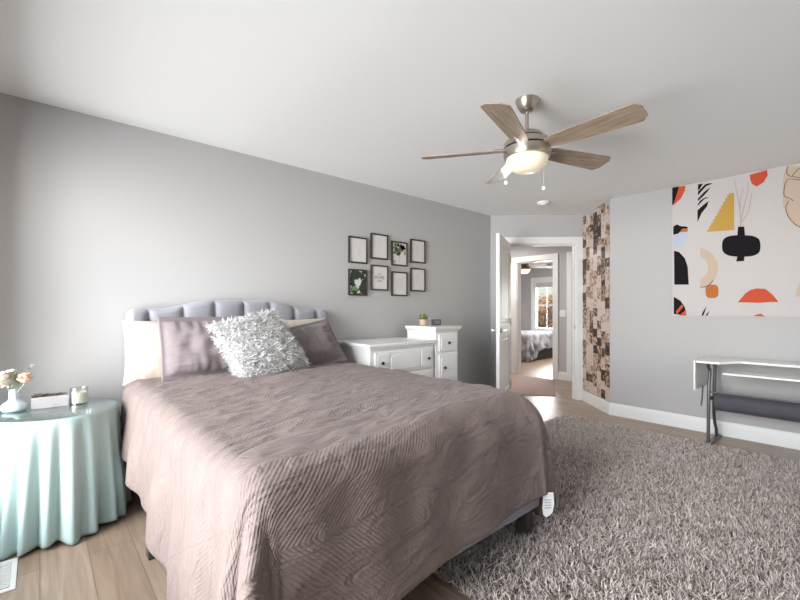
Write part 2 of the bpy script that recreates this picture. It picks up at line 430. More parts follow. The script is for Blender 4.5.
NU, NV = 190, 84
def hb_front(u, v):
    x = HBX0+(HBX1-HBX0)*u; z = ZB+(hb_top(x)-ZB)*(1-(1-v)**1.5)
    return (x, 3.235-hb_puff(x, z), z)
hbm.grid(hb_front, NU, NV)
n0 = len(hbm.v)
hbm.grid(lambda u, v: (HBX0+(HBX1-HBX0)*u, 3.262, ZB+(hb_top(HBX0+(HBX1-HBX0)*u)-ZB)*v), NU, 1)
W1 = NU+1
top_f = [NV*W1+i for i in range(W1)]; top_b = [n0+W1+i for i in range(W1)]
hbm.f += [(top_f[i], top_f[i+1], top_b[i+1], top_b[i]) for i in range(NU)]; hbm.m += [0]*NU
lf = [j*W1 for j in range(NV+1)]; rf = [j*W1+NU for j in range(NV+1)]
hbm.f += [tuple(lf + [n0+W1, n0]), tuple(rf + [n0+W1+NU, n0+NU])]; hbm.m += [0, 0]
hbo = hbm.build('headboard', M['uphol'], bed, sharp=60)
for (x, z, r_) in BUT:
    MB().ball((x, 3.235-hb_puff(x, z)-0.004, z), 0.011, 12, 8, s=(1, 0.6, 1)).build('button', M['uphol'], hbo)
for x in (0.475, 1.895): MB().box(x-0.04, x+0.04, 3.20, 3.26, 0, 0.34).build('leg', M['legs'], bed, bevel=0.004)
MB().box(BX0+0.02, BX1-0.03, BY0+0.21, BY1-0.005, 0.36, 0.695).build('mattress', M['mattress'], bed, bevel=0.05, seg=4)
MB().box(BX0-0.01, BX1+0.01, BY0+0.0, BY0+0.035, 0.165, 0.36).build('foot_rail', M['uphol'], bed, bevel=0.012, seg=3)
for x in (BX0-0.01, BX1-0.03): MB().box(x, x+0.04, BY0+0.036, 3.17, 0.165, 0.36).build('side_rail', M['uphol'], bed, bevel=0.012, seg=3)
MB().box(BX0+0.03, BX1-0.03, BY0+0.025, 3.15, 0.30, 0.358).build('slat_base', M['legs'], bed)
for (x, y) in ((BX1-0.035, BY0+0.06), (BX0+0.04, BY0+0.06), (BX0-0.014, 2.27), (BX1-0.04, 2.30)):
    z0 = 0.0125 if x > 1.3 and y < 2.15 else 0
    MB().box(x-0.03, x+0.03, y-0.03, y+0.03, z0, 0.30).build('leg', M['legs'], bed, bevel=0.004)
# the fitted sheet showing at the head corner
MB().box(BX0-0.012, BX0+0.35, 2.93, BY1-0.01, 0.60, 0.702).build('fitted_sheet', M['sheet'], bed, bevel=0.045, seg=4)

# bedspread: one quilted sheet laid over the mattress and hanging at three sides
def bedspread_material():
    m = bpy.data.materials.new('quilted_bedspread'); m.use_nodes = True
    nt = m.node_tree; N = nt.nodes; L = nt.links; b = N['Principled BSDF']
    def math_(op, a_, b_=None, c_=None):
        n_ = N.new('ShaderNodeMath'); n_.operation = op
        for i, q in enumerate((a_, b_, c_)):
            if q is None: continue
            if isinstance(q, (int, float)): n_.inputs[i].default_value = q
            else: L.new(q, n_.inputs[i])
        return n_.outputs[0]
    uv = N.new('ShaderNodeUVMap'); uv.uv_map = 'flat'; sx = N.new('ShaderNodeSeparateXYZ'); L.new(uv.outputs[0], sx.inputs[0])
    wob = N.new('ShaderNodeTexNoise'); wob.inputs['Scale'].default_value = 5; L.new(uv.outputs[0], wob.inputs['Vector'])
    wv = math_('MULTIPLY', math_('SUBTRACT', wob.outputs['Fac'], 0.5), 0.02)
    u, v = math_('ADD', sx.outputs[0], wv), math_('ADD', sx.outputs[1], wv)
    strip = math_('DIVIDE', v, 0.24)                                   # bands across the bed, rows slanting left and right in turn
    tri = math_('PINGPONG', strip, 1.0)
    ph = math_('ADD', u, math_('MULTIPLY', tri, 0.24))
    rid = math_('SINE', math_('MULTIPLY', ph, 2*PI/0.017))
    dist = math_('ABSOLUTE', math_('SUBTRACT', math_('FRACT', math_('DIVIDE', math_('ADD', u, math_('MULTIPLY', v, 0.6)), 0.36)), 0.5))
    seam = math_('MINIMUM', math_('MULTIPLY', dist, 40), 1.0)
    h = math_('ADD', math_('MULTIPLY', rid, 0.14), math_('MULTIPLY', seam, 0.35))
    bp = N.new('ShaderNodeBump'); bp.inputs['Strength'].default_value = 0.55; bp.inputs['Distance'].default_value = 0.006
    L.new(h, bp.inputs['Height'])
    wr = N.new('ShaderNodeTexNoise'); wr.inputs['Scale'].default_value = 7; wr.inputs['Detail'].default_value = 4; wr.inputs['Distortion'].default_value = 1.2
    wm = N.new('ShaderNodeMapping'); wm.inputs['Scale'].default_value = (0.7, 2.0, 1); wm.inputs['Rotation'].default_value = (0, 0, 0.35)
    L.new(uv.outputs[0], wm.inputs['Vector']); L.new(wm.outputs[0], wr.inputs['Vector'])
    b2 = N.new('ShaderNodeBump'); b2.inputs['Strength'].default_value = 0.8; b2.inputs['Distance'].default_value = 0.03
    L.new(wr.outputs['Fac'], b2.inputs['Height']); L.new(bp.outputs[0], b2.inputs['Normal']); L.new(b2.outputs[0], b.inputs['Normal'])
    nz = N.new('ShaderNodeTexNoise'); nz.inputs['Scale'].default_value = 9; nz.inputs['Detail'].default_value = 5; L.new(uv.outputs[0], nz.inputs['Vector'])
    rp = N.new('ShaderNodeValToRGB'); rp.color_ramp.elements[0].position = 0.3; rp.color_ramp.elements[1].position = 0.7
    rp.color_ramp.elements[0].color = (0.190, 0.144, 0.130, 1); rp.color_ramp.elements[1].color = (0.220, 0.169, 0.153, 1)
    L.new(nz.outputs['Fac'], rp.inputs[0]); L.new(rp.outputs[0], b.inputs['Base Color'])
    b.inputs['Roughness'].default_value = 0.75; b.inputs['Sheen Weight'].default_value = 0.10; b.inputs['Sheen Roughness'].default_value = 0.4
    b.inputs['Specular IOR Level'].default_value = 0.25
    return m
M['spread'] = bedspread_material()
TOPZ = 0.742
FX0, FX1, FY0 = BX0+0.045, BX1-0.045, 1.15
def sm(e0, e1, q):
    w = min(1, max(0, (q-e0)/(e1-e0))); return w*w*(3-2*w)
def drop_left(y): return 0.43+0.24*sm(3.0, 1.5, y)-0.045*math.exp(-((y-2.1)/0.25)**2)
def foot_y(x): return 1.125+0.165*sm(0.55, 1.80, x)
def foot_r(x): return 0.075+0.115*sm(0.55, 1.80, x)
DROP_R, DROP_F = 0.66, 0.540
def spread_pt(uu, vv):
    """uu: signed metres across (0 = left edge of bed), vv: metres from the foot edge (negative hangs)"""
    a_ = 0.0; sgn = 0
    if uu < 0: a_ = -uu; sgn = -1
    elif uu > FX1-FX0: a_ = uu-(FX1-FX0); sgn = 1
    cx = FX0 if sgn < 0 else FX1 if sgn > 0 else FX0+uu
    b_ = max(0, -vv)*(1+0.11*sm(0.55, 1.8, cx))
    yf = foot_y(cx)
    cy = yf+max(0, vv)*(3.06-yf)/(3.06-FY0); y_ref = cy
    p = 2.9
    rho = (a_**p+b_**p)**(1/p) if (a_ or b_) else 0
    th = math.atan2(b_, a_)                                            # 0 = side, pi/2 = foot
    RR = 0.075+(foot_r(cx)-0.075)*math.sin(th)**2 if b_ else 0.075
    if rho < RR*PI/2:
        out = RR*math.sin(rho/RR); dz = RR*(1-math.cos(rho/RR))
    else:
        e = rho-RR*PI/2; out = RR+0.09*e; dz = RR+e*0.995
    corner = math.sin(2*th) if (a_ and b_) else 0
    hang = sm(0.06, 0.45, rho)
    if corner > 0:
        out += hang*(0.040*corner + 0.034*math.sin(th*8.0+0.4)*corner)
    if a_:                                                             # side folds, fading round the corner
        w = math.cos(th)**2 if b_ else 1
        yy = min(y_ref, 9)
        out += hang*w*(0.016*math.sin(yy*13+1.0)+0.012*math.sin(yy*23+0.4)+0.02*noise.noise((yy*3, 1.7, a_*2)))
    if b_:
        w = math.sin(th)**2 if a_ else 1
        out += hang*w*(0.006*math.sin(cx*9+0.5)+0.016*noise.noise((cx*4, 0.3, b_*2)))
    dx = sgn*math.cos(th) if a_ else 0
    dy = -math.sin(th) if b_ else 0
    x = cx+dx*out; y = cy+dy*out; z = TOPZ-dz
    top = 1-sm(0.0, 0.14, rho)
    tu = (x-FX0)/(FX1-FX0)
    z += top*(0.016*math.sin(PI*min(1, max(0, tu)))*sm(0, 0.5, max(0, vv)))
    q = Vector((x*2.2+y*1.2, y*3.2-x*1.0, 0.3))
    z += 0.011*noise.noise(q*1.3)*(0.3+0.7*top) + 0.007*noise.noise(q*3.1+Vector((4, 1, 2)))*top
    wr_ = noise.noise(Vector((x*1.3+5, y*9+x*2.5, 0.7)))
    z += 0.010*top*max(0, 1-abs(wr_)*6)*sm(0.3, 1.2, max(0, vv))
    w2 = noise.noise(Vector((x*6, y*14-x*3, 4.7)))
    z += 0.006*top*max(0, 1-abs(w2)*5)
    y_d = 0.010*noise.noise(Vector((x*5, z*5, y*3)))*(1-top)
    return (x+dx*y_d, y+dy*y_d*1.5, max(z, 0.065))
us = list(np.linspace(-1, 0, 44, endpoint=False)) + list(np.linspace(0, FX1-FX0, 104)) + list(np.linspace(0, 1, 41)[1:])
nside = 44; ntop = 104; nr = 40
vs = list(np.linspace(-DROP_F, 0, 42, endpoint=False)) + list(np.linspace(0, 3.06-FY0, 126))
sb = MB(); sb.uv = []
for vv in vs:
    for i, uu in enumerate(us):
        if i < nside: q = uu*drop_left(FY0+max(0, vv))
        elif i >= nside+ntop: q = (FX1-FX0)+uu*DROP_R
        else: q = uu
        sb.v.append(spread_pt(q, vv)); sb.uv.append((q, vv))
nu_ = len(us)
for j in range(len(vs)-1):
    for i in range(nu_-1): sb.f.append((j*nu_+i, j*nu_+i+1, (j+1)*nu_+i+1, (j+1)*nu_+i)); sb.m.append(0)
spread = sb.build('bedspread', M['spread'], origin=(1.19, 2.0, TOPZ), sharp=0)
tag(spread, 'taupe quilted bedspread draped over the bed to near the floor', 'bedspread')
so = spread.modifiers.new('thickness', 'SOLIDIFY'); so.thickness = 0.010; so.offset = 1
# white care label hanging from the hem at the far foot corner
q = Vector(spread_pt((FX1-FX0)+0.085, -DROP_F*0.985))
lb = MB(); out = Vector((0.10, -0.16, 0)).normalized(); sd = Vector((0.80, -0.60, 0)).normalized()
lp = [(-0.021, 0.02), (0.024, 0.02), (0.028, -0.035), (0.018, -0.075), (-0.008, -0.092), (-0.022, -0.082), (-0.026, -0.05)]
def lpt(p, k): return q + sd*p[0]*1.15 + Vector((0, 0, p[1]*1.12-0.024)) + out*(0.012+k+0.02*(p[1]*8)**2*0.1)
lb.add([lpt(p, 0) for p in lp]+[lpt(p, 0.0012) for p in lp], [tuple(range(7)), tuple(range(13, 6, -1))]+[(i, (i+1) % 7, 7+(i+1) % 7, 7+i) for i in range(7)])
lab = lb.build('care_label', mat('white_label_satin', (0.80, 0.80, 0.79), 0.5), spread, smooth=False); lab['label'] = 'white care label'
ll = MB()
for k in range(4):
    z = -0.012-k*0.012
    ll.add([lpt((-0.016, z), 0.0016), (lpt((0.014, z), 0.0016)), lpt((0.014, z-0.004), 0.0016), lpt((-0.016, z-0.004), 0.0016)], [(0, 1, 2, 3)])
ll.build('printing', mat('grey_label_ink', (0.35, 0.35, 0.35), 0.6), lab, smooth=False)

# ------------------------------------------------------------------ pillows
def pillow_mesh(w, h, t, flange=0.0, corner=0.05, wrinkle=0.006, seed=1, n=56):
    """local: x across, z up, y thickness; base of the pillow at z = 0"""
    mb = MB()
    def pt(i, j, s):
        u = -1+2*i/n; v = -1+2*j/n
        sx = w/2*u*(1-corner*(1-v*v)*0.9*abs(u)**3); sz = h/2*v*(1-corner*(1-u*u)*abs(v)**3)
        fu = 1-2*flange/w; fv = 1-2*flange/h
        uu = min(1, abs(u)/fu); vv = min(1, abs(v)/fv)
        b_ = max(0, (1-uu**2.4)*(1-vv**2.4))**0.55
        th = t/2*b_
        nz = noise.noise(Vector((u*2.2+seed*3.1, v*2.2, s*1.5)))*0.5 + noise.noise(Vector((u*5+seed, v*3, s+7)))*0.35
        crease = 0
        ed = max(uu, vv)
        crease = noise.noise(Vector((u*11+seed, v*1.5, 3.3+s)))*abs(v)**2 + noise.noise(Vector((u*1.5, v*11+seed, 9.1+s)))*abs(u)**2
        d = th + wrinkle*2.2*nz*min(1, b_*1.6) + wrinkle*1.6*crease*min(1, b_*2)
        return (sx, s*(d+0.004), sz+h/2)
    for s in (-1, 1):
        base = len(mb.v)
        for j in range(n+1):
            for i in range(n+1): mb.v.append(pt(i, j, s))
        for j in range(n):
            for i in range(n):
                k = base+j*(n+1)+i; fc = (k, k+1, k+n+2, k+n+1)
                mb.f.append(fc if s < 0 else tuple(reversed(fc))); mb.m.append(0)
    N1 = (n+1)*(n+1)
    rim = [i for i in range(n+1)] + [j*(n+1)+n for j in range(1, n+1)] + [n*(n+1)+i for i in range(n-1, -1, -1)] + [j*(n+1) for j in range(n-1, 0, -1)]
    for a_, b_ in zip(rim, rim[1:]+rim[:1]):
        mb.f.append((b_, a_, N1+a_, N1+b_)); mb.m.append(0)
    return mb
def place_pillow(o, loc, lean, yaw=0, tilt=0):
    """lean: top tips back (+y) by this angle; tilt turns it in its own plane"""
    o.location = loc
    o.rotation_euler = (Matrix.Rotation(yaw, 3, 'Z') @ Matrix.Rotation(-lean, 3, 'X') @ Matrix.Rotation(tilt, 3, 'Y')).to_euler()
M['sham'] = mat('taupe_sham_fabric', (0.205, 0.168, 0.172), 0.8, spec=0.2, sheen=0.2, var=0.05, var_scale=6, bump=0.15, bump_scale=300)
R_ = math.radians
def pl(name, label, w, h, t, m, loc, lean, yaw=0, tilt=0, **k):
    o = pillow_mesh(w, h, t, **k).build(name, m, local=True, sharp=0); tag(o, label, 'pillow'); place_pillow(o, loc, R_(lean), R_(yaw), R_(tilt)); return o
pl('bed_pillow', 'cream bed pillow upright at the left end of the headboard', 0.66, 0.41, 0.17, M['sheet'], (0.715, 3.04, 0.718), 8, 0, 0, corner=0.06, wrinkle=0.006, seed=2)
pl('bed_pillow', 'cream bed pillow mostly hidden behind the right taupe sham', 0.64, 0.41, 0.16, M['sheet'], (1.55, 3.04, 0.715), 11, 0, 0, corner=0.06, wrinkle=0.006, seed=5)
pl('pillow_sham', 'taupe pillow sham leaning in front of the left cream pillow', 0.66, 0.415, 0.17, M['sham'], (0.885, 2.83, 0.748), 17, 0, 0, flange=0.03, corner=0.03, wrinkle=0.017, seed=8)
pl('pillow_sham', 'dark taupe pillow sham leaning at the right, nearest the white dresser', 0.60, 0.40, 0.16, M['sham'], (1.615, 2.80, 0.725), 30, 0, -11, flange=0.03, corner=0.03, wrinkle=0.016, seed=11)

# shaggy cushion: body plus a pelt of fine curled tufts
FW = 0.50
fm = pillow_mesh(FW, FW, 0.17, corner=0.02, wrinkle=0.004, seed=21, n=40)
fur_m = bpy.data.materials.new('white_grey_faux_fur'); fur_m.use_nodes = True
_n = fur_m.node_tree.nodes; _l = fur_m.node_tree.links; _b = _n['Principled BSDF']
_a = _n.new('ShaderNodeAttribute'); _a.attribute_name = 'tone'; _r = _n.new('ShaderNodeValToRGB')
_r.color_ramp.elements[0].color = (0.27, 0.25, 0.24, 1); _r.color_ramp.elements[1].color = (0.66, 0.65, 0.64, 1); _r.color_ramp.elements[1].position = 0.6
_l.new(_a.outputs['Fac'], _r.inputs[0]); _l.new(_r.outputs[0], _b.inputs['Base Color']); _b.inputs['Roughness'].default_value = 0.8; _b.inputs['Specular IOR Level'].default_value = 0.2
fur = fm.build('fur_cushion', fur_m, local=True, sharp=0)
tag(fur, 'fluffy white and grey faux fur cushion in the middle of the bed', 'cushion')

def tufts(name, P, D, LEN, Wd, material, parent, curl=0.5, seed=3, local=True, tone=None, segs=3):
    """ribbons of hair as one mesh: root points P, directions D, lengths LEN, widths Wd (numpy arrays)"""
    rs = np.random.RandomState(seed); n = len(P)
    rnd = rs.normal(size=(n, 3)); side = np.cross(D, rnd); side /= np.linalg.norm(side, axis=1)[:, None]+1e-9
    bend = np.cross(side, D); sgn = rs.choice([-1, 1], n)[:, None]
    V = np.zeros((n, 2*segs+1, 3)); 
    for k in range(segs+1):
        t = k/segs
        c_ = P + D*LEN[:, None]*(t-0.18*t*t) + bend*sgn*curl*LEN[:, None]*t*t
        w = Wd[:, None]*(1-0.55*t)/2
        if k < segs:
            V[:, 2*k] = c_-side*w; V[:, 2*k+1] = c_+side*w
        else: V[:, 2*segs] = c_
    nv = 2*segs+1
    quads = []; base = (np.arange(n)*nv)[:, None]
    for k in range(segs-1): quads.append(base+np.array([[2*k, 2*k+1, 2*k+3, 2*k+2]]))
    tri = base+np.array([[2*segs-2, 2*segs-1, 2*segs]])
    Q = np.stack(quads, 1).reshape(-1, 4) if quads else np.zeros((0, 4), int)
    loops = np.concatenate([Q.ravel(), tri.ravel()]).astype(np.int32)
    ls_ = np.concatenate([np.arange(len(Q))*4, len(Q)*4+np.arange(n)*3]).astype(np.int32)
    lt = np.concatenate([np.full(len(Q), 4), np.full(n, 3)]).astype(np.int32)
    me = bpy.data.meshes.new(name); me.vertices.add(n*nv); me.vertices.foreach_set('co', V.astype(np.float32).ravel())
    me.loops.add(len(loops)); me.loops.foreach_set('vertex_index', loops)
    me.polygons.add(len(ls_)); me.polygons.foreach_set('loop_start', ls_); me.polygons.foreach_set('loop_total', lt)
    me.update(calc_edges=True); me.validate()
    if tone is None: tone = rs.rand(n)
    at = me.attributes.new('tone', 'FLOAT', 'POINT'); at.data.foreach_set('value', np.repeat(tone, nv).astype(np.float32))
    me.materials.append(material); me.polygons.foreach_set('use_smooth', np.ones(len(ls_), bool))
    o = bpy.data.objects.new(name, me); COL.objects.link(o)
    if parent is not None: o.parent = parent
    return o
rs = np.random.RandomState(5)
fme = fur.data; fc = np.array([p.center[:] for p in fme.polygons]); fn_ = np.array([p.normal[:] for p in fme.polygons])
nf = 15000; idx = rs.randint(0, len(fc), nf)
P_ = fc[idx]+rs.normal(size=(nf, 3))*0.006; D_ = fn_[idx]*0.55+rs.normal(size=(nf, 3))*0.4+np.array([0.0, 0, -0.35]); D_ /= np.linalg.norm(D_, axis=1)[:, None]
cl = np.array([noise.noise(Vector(p)*22)+0.6*noise.noise(Vector(p)*55) for p in P_])
tone_ = np.clip(0.62+0.75*cl+0.15*rs.normal(size=nf), 0, 1)
pile = tufts('fur_pile', P_-D_*0.004, D_, rs.uniform(0.022, 0.045, nf), rs.uniform(0.003, 0.006, nf), fur_m, fur, 0.5, 4, tone=tone_)
pile['kind'] = 'stuff'
ta = fme.attributes.new('tone', 'FLOAT', 'POINT'); ta.data.foreach_set('value', [0.35]*len(fme.vertices))
place_pillow(fur, (1.195, 2.57, 0.745), R_(37), R_(2), R_(-14))

# ------------------------------------------------------------------ shag rug
rug_m = bpy.data.materials.new('shag_rug_pile'); rug_m.use_nodes = True
_n = rug_m.node_tree.nodes; _l = rug_m.node_tree.links; _b = _n['Principled BSDF']
_a = _n.new('ShaderNodeAttribute'); _a.attribute_name = 'tone'; _r = _n.new('ShaderNodeValToRGB')
_r.color_ramp.elements[0].color = (0.17, 0.135, 0.115, 1); _r.color_ramp.elements[1].color = (0.76, 0.70, 0.66, 1)
_e = _r.color_ramp.elements.new(0.5); _e.color = (0.57, 0.50, 0.46, 1)
_l.new(_a.outputs['Fac'], _r.inputs[0]); _l.new(_r.outputs[0], _b.inputs['Base Color']); _b.inputs['Roughness'].default_value = 0.75; _b.inputs['Specular IOR Level'].default_value = 0.25
RX0, RX1, RY0, RY1 = 1.32, 4.35, -0.30, 2.19
rug = tag(bpy.data.objects.new('shag_rug', None), 'large taupe grey shag rug on the wood floor beside and under the bed', 'rug'); COL.objects.link(rug)
rug.location = ((RX0+RX1)/2, (RY0+RY1)/2, 0)
def rrect(x0, x1, y0, y1, r, n=8):
    p = []
    for cx, cy, s in ((x1-r, y1-r, 0), (x0+r, y1-r, 1), (x0+r, y0+r, 2), (x1-r, y0+r, 3)):
        for k in range(n+1):
            t = PI/2*(s+k/n); p.append((cx+r*math.cos(t), cy+r*math.sin(t)))
    return p
bk = MB().prism(rrect(RX0+0.015, RX1-0.015, RY0+0.015, RY1-0.015, 0.10), 2, 0.0, 0.012).build('backing', mat('rug_backing', (0.20, 0.17, 0.155), 0.9), rug)
nr_ = 120000
X = rs.uniform(RX0, RX1, nr_); Y = rs.uniform(RY0, RY1, nr_)
keep = (Y*0.7506+X*0.6608 > 0.9)                                       # nothing of the rug nearer than this can be seen
dxc = np.minimum(X-RX0, RX1-X); dyc = np.minimum(Y-RY0, RY1-Y); keep &= ~((dxc < 0.08) & (dyc < 0.08) & (np.hypot(0.08-dxc, 0.08-dyc) > 0.08))
X, Y = X[keep], Y[keep]; n_ = len(X)
P_ = np.stack([X-rug.location.x, Y-rug.location.y, np.full(n_, 0.010)], 1)
fl = np.array([(noise.noise(Vector((x*3.0, y*3.0, 1.0))), noise.noise(Vector((x*3.0, y*3.0, 8.0)))) for x, y in zip(X, Y)])
D_ = np.stack([0.75*fl[:, 0]+rs.normal(size=n_)*0.42, 0.75*fl[:, 1]+rs.normal(size=n_)*0.42, np.full(n_, 0.75)], 1); D_ /= np.linalg.norm(D_, axis=1)[:, None]
cl = np.array([noise.noise(Vector((x*30, y*30, 2.0))) for x, y in zip(X, Y)])
tone_ = np.clip(0.52+0.45*cl+0.26*rs.normal(size=n_), 0, 1)
pile = tufts('rug_pile', P_, D_, rs.uniform(0.028, 0.048, n_), rs.uniform(0.004, 0.0075, n_), rug_m, rug, 0.45, 6, tone=tone_)
pile['kind'] = 'stuff'

# ------------------------------------------------------------------ draped side table and what stands on it
TX, TY, TR, TH = 0.07, 2.975, 0.275, 0.632
stb = thing('side_table', 'small round side table hidden under a mint cloth', 'table', (TX, TY, 0))
ptw = mat('pale_table_wood', (0.55, 0.45, 0.33), 0.6, var=0.1)
MB().lathe([(TR-0.012, TH-0.02), (TR-0.008, TH-0.01), (TR-0.012, TH)], (TX, TY, 0), 48).build('tabletop', ptw, stb)
for k in range(3):
    t = 2*PI*k/3+0.5; MB().tube([(TX+0.12*math.cos(t), TY+0.12*math.sin(t), TH-0.02), (TX+0.15*math.cos(t), TY+0.15*math.sin(t), 0)], 0.018, 10).build('leg', ptw, stb)
M['mint'] = mat('mint_cotton', (0.41, 0.53, 0.515), 0.85, spec=0.2, sheen=0.15, bump=0.06, bump_scale=300)
cb = MB(); NS = 288; rings = []
def skirt_r(t, a_):
    f_ = 0.5+0.5*math.sin(a_*22+1.1*math.sin(a_*3+0.4)+0.6*t); f2 = math.sin(a_*9+1.3+0.5*math.sin(a_*2))
    fold = (f_**0.8)*0.058-0.020+0.014*f2
    return TR+0.004+0.022*t+fold*(t**0.45)*(0.55+0.45*t)
def cloth_pt(k, a_):
    if k <= 6: r = (TR-0.010)*k/6; return (r, TH+0.003)
    if k <= 10:
        q = (k-6)/4*PI/2; return (TR-0.010+0.014*math.sin(q), TH+0.003-0.014*(1-math.cos(q)))
    t = (k-10)/34; z = TH-0.011-(TH-0.011-0.016-0.008*math.sin(a_*7+1)-0.004*math.sin(a_*15))*t
    return (skirt_r(t, a_), z)
K = 44
cv_ = []
for k in range(K+1):
    for i in range(NS):
        a_ = 2*PI*i/NS; r, z = cloth_pt(k, a_)
        if k == 0: r = 0.001
        x = TX+r*math.cos(a_); y = TY+r*math.sin(a_)
        y = min(y, YN-0.024); x = max(x, XW+0.024)
        cv_.append((x, y, z))
cf = [(k*NS+i, k*NS+(i+1) % NS, (k+1)*NS+(i+1) % NS, (k+1)*NS+i) for k in range(K) for i in range(NS)]
cb.add(cv_, cf)
cloth = cb.build('tablecloth', M['mint'], origin=(TX, TY, TH), sharp=0); tag(cloth, 'mint green gathered cloth hanging to the floor over the side table', 'tablecloth')
so = cloth.modifiers.new('thickness', 'SOLIDIFY'); so.thickness = 0.002; so.offset = 1
glass = bpy.data.materials.new('clear_glass'); glass.use_nodes = True
gn = glass.node_tree.nodes; gk = glass.node_tree.links
for x in list(gn):
    if x.type != 'OUTPUT_MATERIAL': gn.remove(x)
t_ = gn.new('ShaderNodeBsdfTransparent'); t_.inputs[0].default_value = (0.93, 0.96, 0.95, 1); g_ = gn.new('ShaderNodeBsdfGlossy'); g_.inputs['Roughness'].default_value = 0.03
fr_ = gn.new('ShaderNodeMath'); fr_.operation = 'MULTIPLY_ADD'; lw_ = gn.new('ShaderNodeLayerWeight'); lw_.inputs[0].default_value = 0.5; pw_ = gn.new('ShaderNodeMath'); pw_.operation = 'POWER'; pw_.inputs[1].default_value = 4.0; gk.new(lw_.outputs['Facing'], pw_.inputs[0]); gk.new(pw_.outputs[0], fr_.inputs[0]); fr_.inputs[1].default_value = 0.8; fr_.inputs[2].default_value = 0.18; ms = gn.new('ShaderNodeMixShader')
gk.new(fr_.outputs[0], ms.inputs[0]); gk.new(t_.outputs[0], ms.inputs[1]); gk.new(g_.outputs[0], ms.inputs[2])
gk.new(ms.outputs[0], [x for x in gn if x.type == 'OUTPUT_MATERIAL'][0].inputs[0])
M['glass'] = glass
GT = TH+0.006
gtop = MB().lathe([(TR-0.003, GT), (TR+0.002, GT+0.001), (TR+0.003, GT+0.004), (TR-0.001, GT+0.006)], (TX, TY, 0), 96).build('glass_top', M['glass'], origin=(TX, TY, GT))
tag(gtop, 'round clear glass top lying on the mint tablecloth', 'glass top')
ZT = GT+0.0065
va = thing('bud_vase', 'pale blue white bud vase with a squat round base, holding flowers', 'vase', (-0.105, 3.03, ZT))
M['porc'] = mat('pale_glazed_ceramic', (0.52, 0.62, 0.64), 0.18, coat=0.4)
MB().lathe([(0.036, 0), (0.050, 0.006), (0.057, 0.020), (0.054, 0.034), (0.040, 0.048), (0.026, 0.056), (0.0215, 0.066), (0.0205, 0.115), (0.0225, 0.122), (0.019, 0.122), (0.017, 0.10), (0.016, 0.06)], (-0.105, 3.03, ZT), 40).build('vase_body', M['porc'], va, sharp=0)
green = mat('sage_leaf', (0.36, 0.45, 0.30), 0.6, var=0.2, var_scale=30); pale_green = mat('pale_hydrangea', (0.62, 0.68, 0.55), 0.7, var=0.12, var_scale=50)
peach = mat('peach_petal', (0.83, 0.53, 0.40), 0.65, var=0.1, var_scale=30); cream_p = mat('cream_petal', (0.82, 0.76, 0.68), 0.65)
def leaf(mb, base, d, L, w, up=(0, 0, 1), cup=0.25, n=6):
    d = Vector(d).normalized(); up = Vector(up); s = d.cross(up)
    s = s.normalized() if s.length > 1e-3 else Vector((1, 0, 0)); nrm = s.cross(d); v = []; f = []
    for k in range(n+1):
        t = k/n; c_ = Vector(base)+d*L*t+nrm*(-cup*L*t*t); hw = w/2*math.sin(PI*min(1, t*0.97+0.03))**0.8
        v += [c_-s*hw+nrm*hw*0.3, c_, c_+s*hw+nrm*hw*0.3]
    for k in range(n):
        a_ = 3*k; f += [(a_, a_+1, a_+4, a_+3), (a_+1, a_+2, a_+5, a_+4)]
    mb.add(v, f)
def flower(name, label, cat, base, head, petals, m, r, stem_m):
    o = thing(name, label, cat, base)
    MB().tube([base, ((base[0]+head[0])/2, (base[1]+head[1])/2, base[2]+(head[2]-base[2])*0.55), head], 0.0022, 6).build('stem', stem_m, o)
    b_ = MB()
    for lay, (cnt, tilt, sc) in enumerate(petals or []):
        for k in range(cnt):
            t = 2*PI*k/cnt+lay*0.7
            d = Vector((math.cos(t)*math.cos(tilt), math.sin(t)*math.cos(tilt), math.sin(tilt)))
            leaf(b_, Vector(head)+d*0.002, d, r*sc, r*sc*0.95, cup=-0.35)
    if petals is None:
        for k in range(90):
            zz = 1-2*(k+0.5)/90; t = k*2.39996; q = math.sqrt(1-zz*zz); nrm = Vector((q*math.cos(t), q*math.sin(t), zz))
            leaf(b_, Vector(head)+nrm*r*0.45, (nrm+Vector((0, 0, 0.25))*0.6+Vector((math.sin(k*5.1), math.cos(k*3.7), 0))*0.35), r*0.62, r*0.5, cup=-0.2, n=3)
    b_.build('petals', m, o, fix=False, sharp=0)
    return o
VZ = ZT+0.075
flower('rose', 'peach rose at the right of the pale bud vase', 'flower', (-0.103, 3.03, VZ), (-0.062, 2.985, ZT+0.150), [(5, 1.3, 0.9), (6, 1.1, 1.0), (7, 0.8, 1.05), (7, 0.35, 0.9)], peach, 0.054, green)
flower('hydrangea', 'pale green bloom in the middle of the bud vase', 'flower', (-0.106, 3.033, VZ), (-0.118, 3.025, ZT+0.176), None, pale_green, 0.050, green)
flower('white_flower', 'cream white bloom at the left of the bud vase', 'flower', (-0.108, 3.028, VZ), (-0.150, 2.985, ZT+0.178), None, cream_p, 0.044, green)
sg = thing('eucalyptus_sprig', 'thin green leafy sprig rising highest in the bud vase', 'sprig', (-0.104, 3.034, VZ))
e_ = Vector((-0.035, 3.03, ZT+0.235)); b0 = Vector((-0.104, 3.034, VZ))
MB().tube([b0, (-0.095, 3.035, ZT+0.15), (-0.07, 3.035, ZT+0.2), e_], 0.0016, 6).build('stem', green, sg)
lm = MB()
for k in range(7):
    t = 0.42+0.58*k/6; c_ = b0.lerp(e_, t)+Vector((-0.012*math.sin(PI*t), 0, 0)); leaf(lm, c_, (math.cos(k*2.3)*0.8, math.sin(k*2.3)*0.8, 0.4), 0.034, 0.018)
lm.build('leaves', green, sg, fix=False, sharp=0)
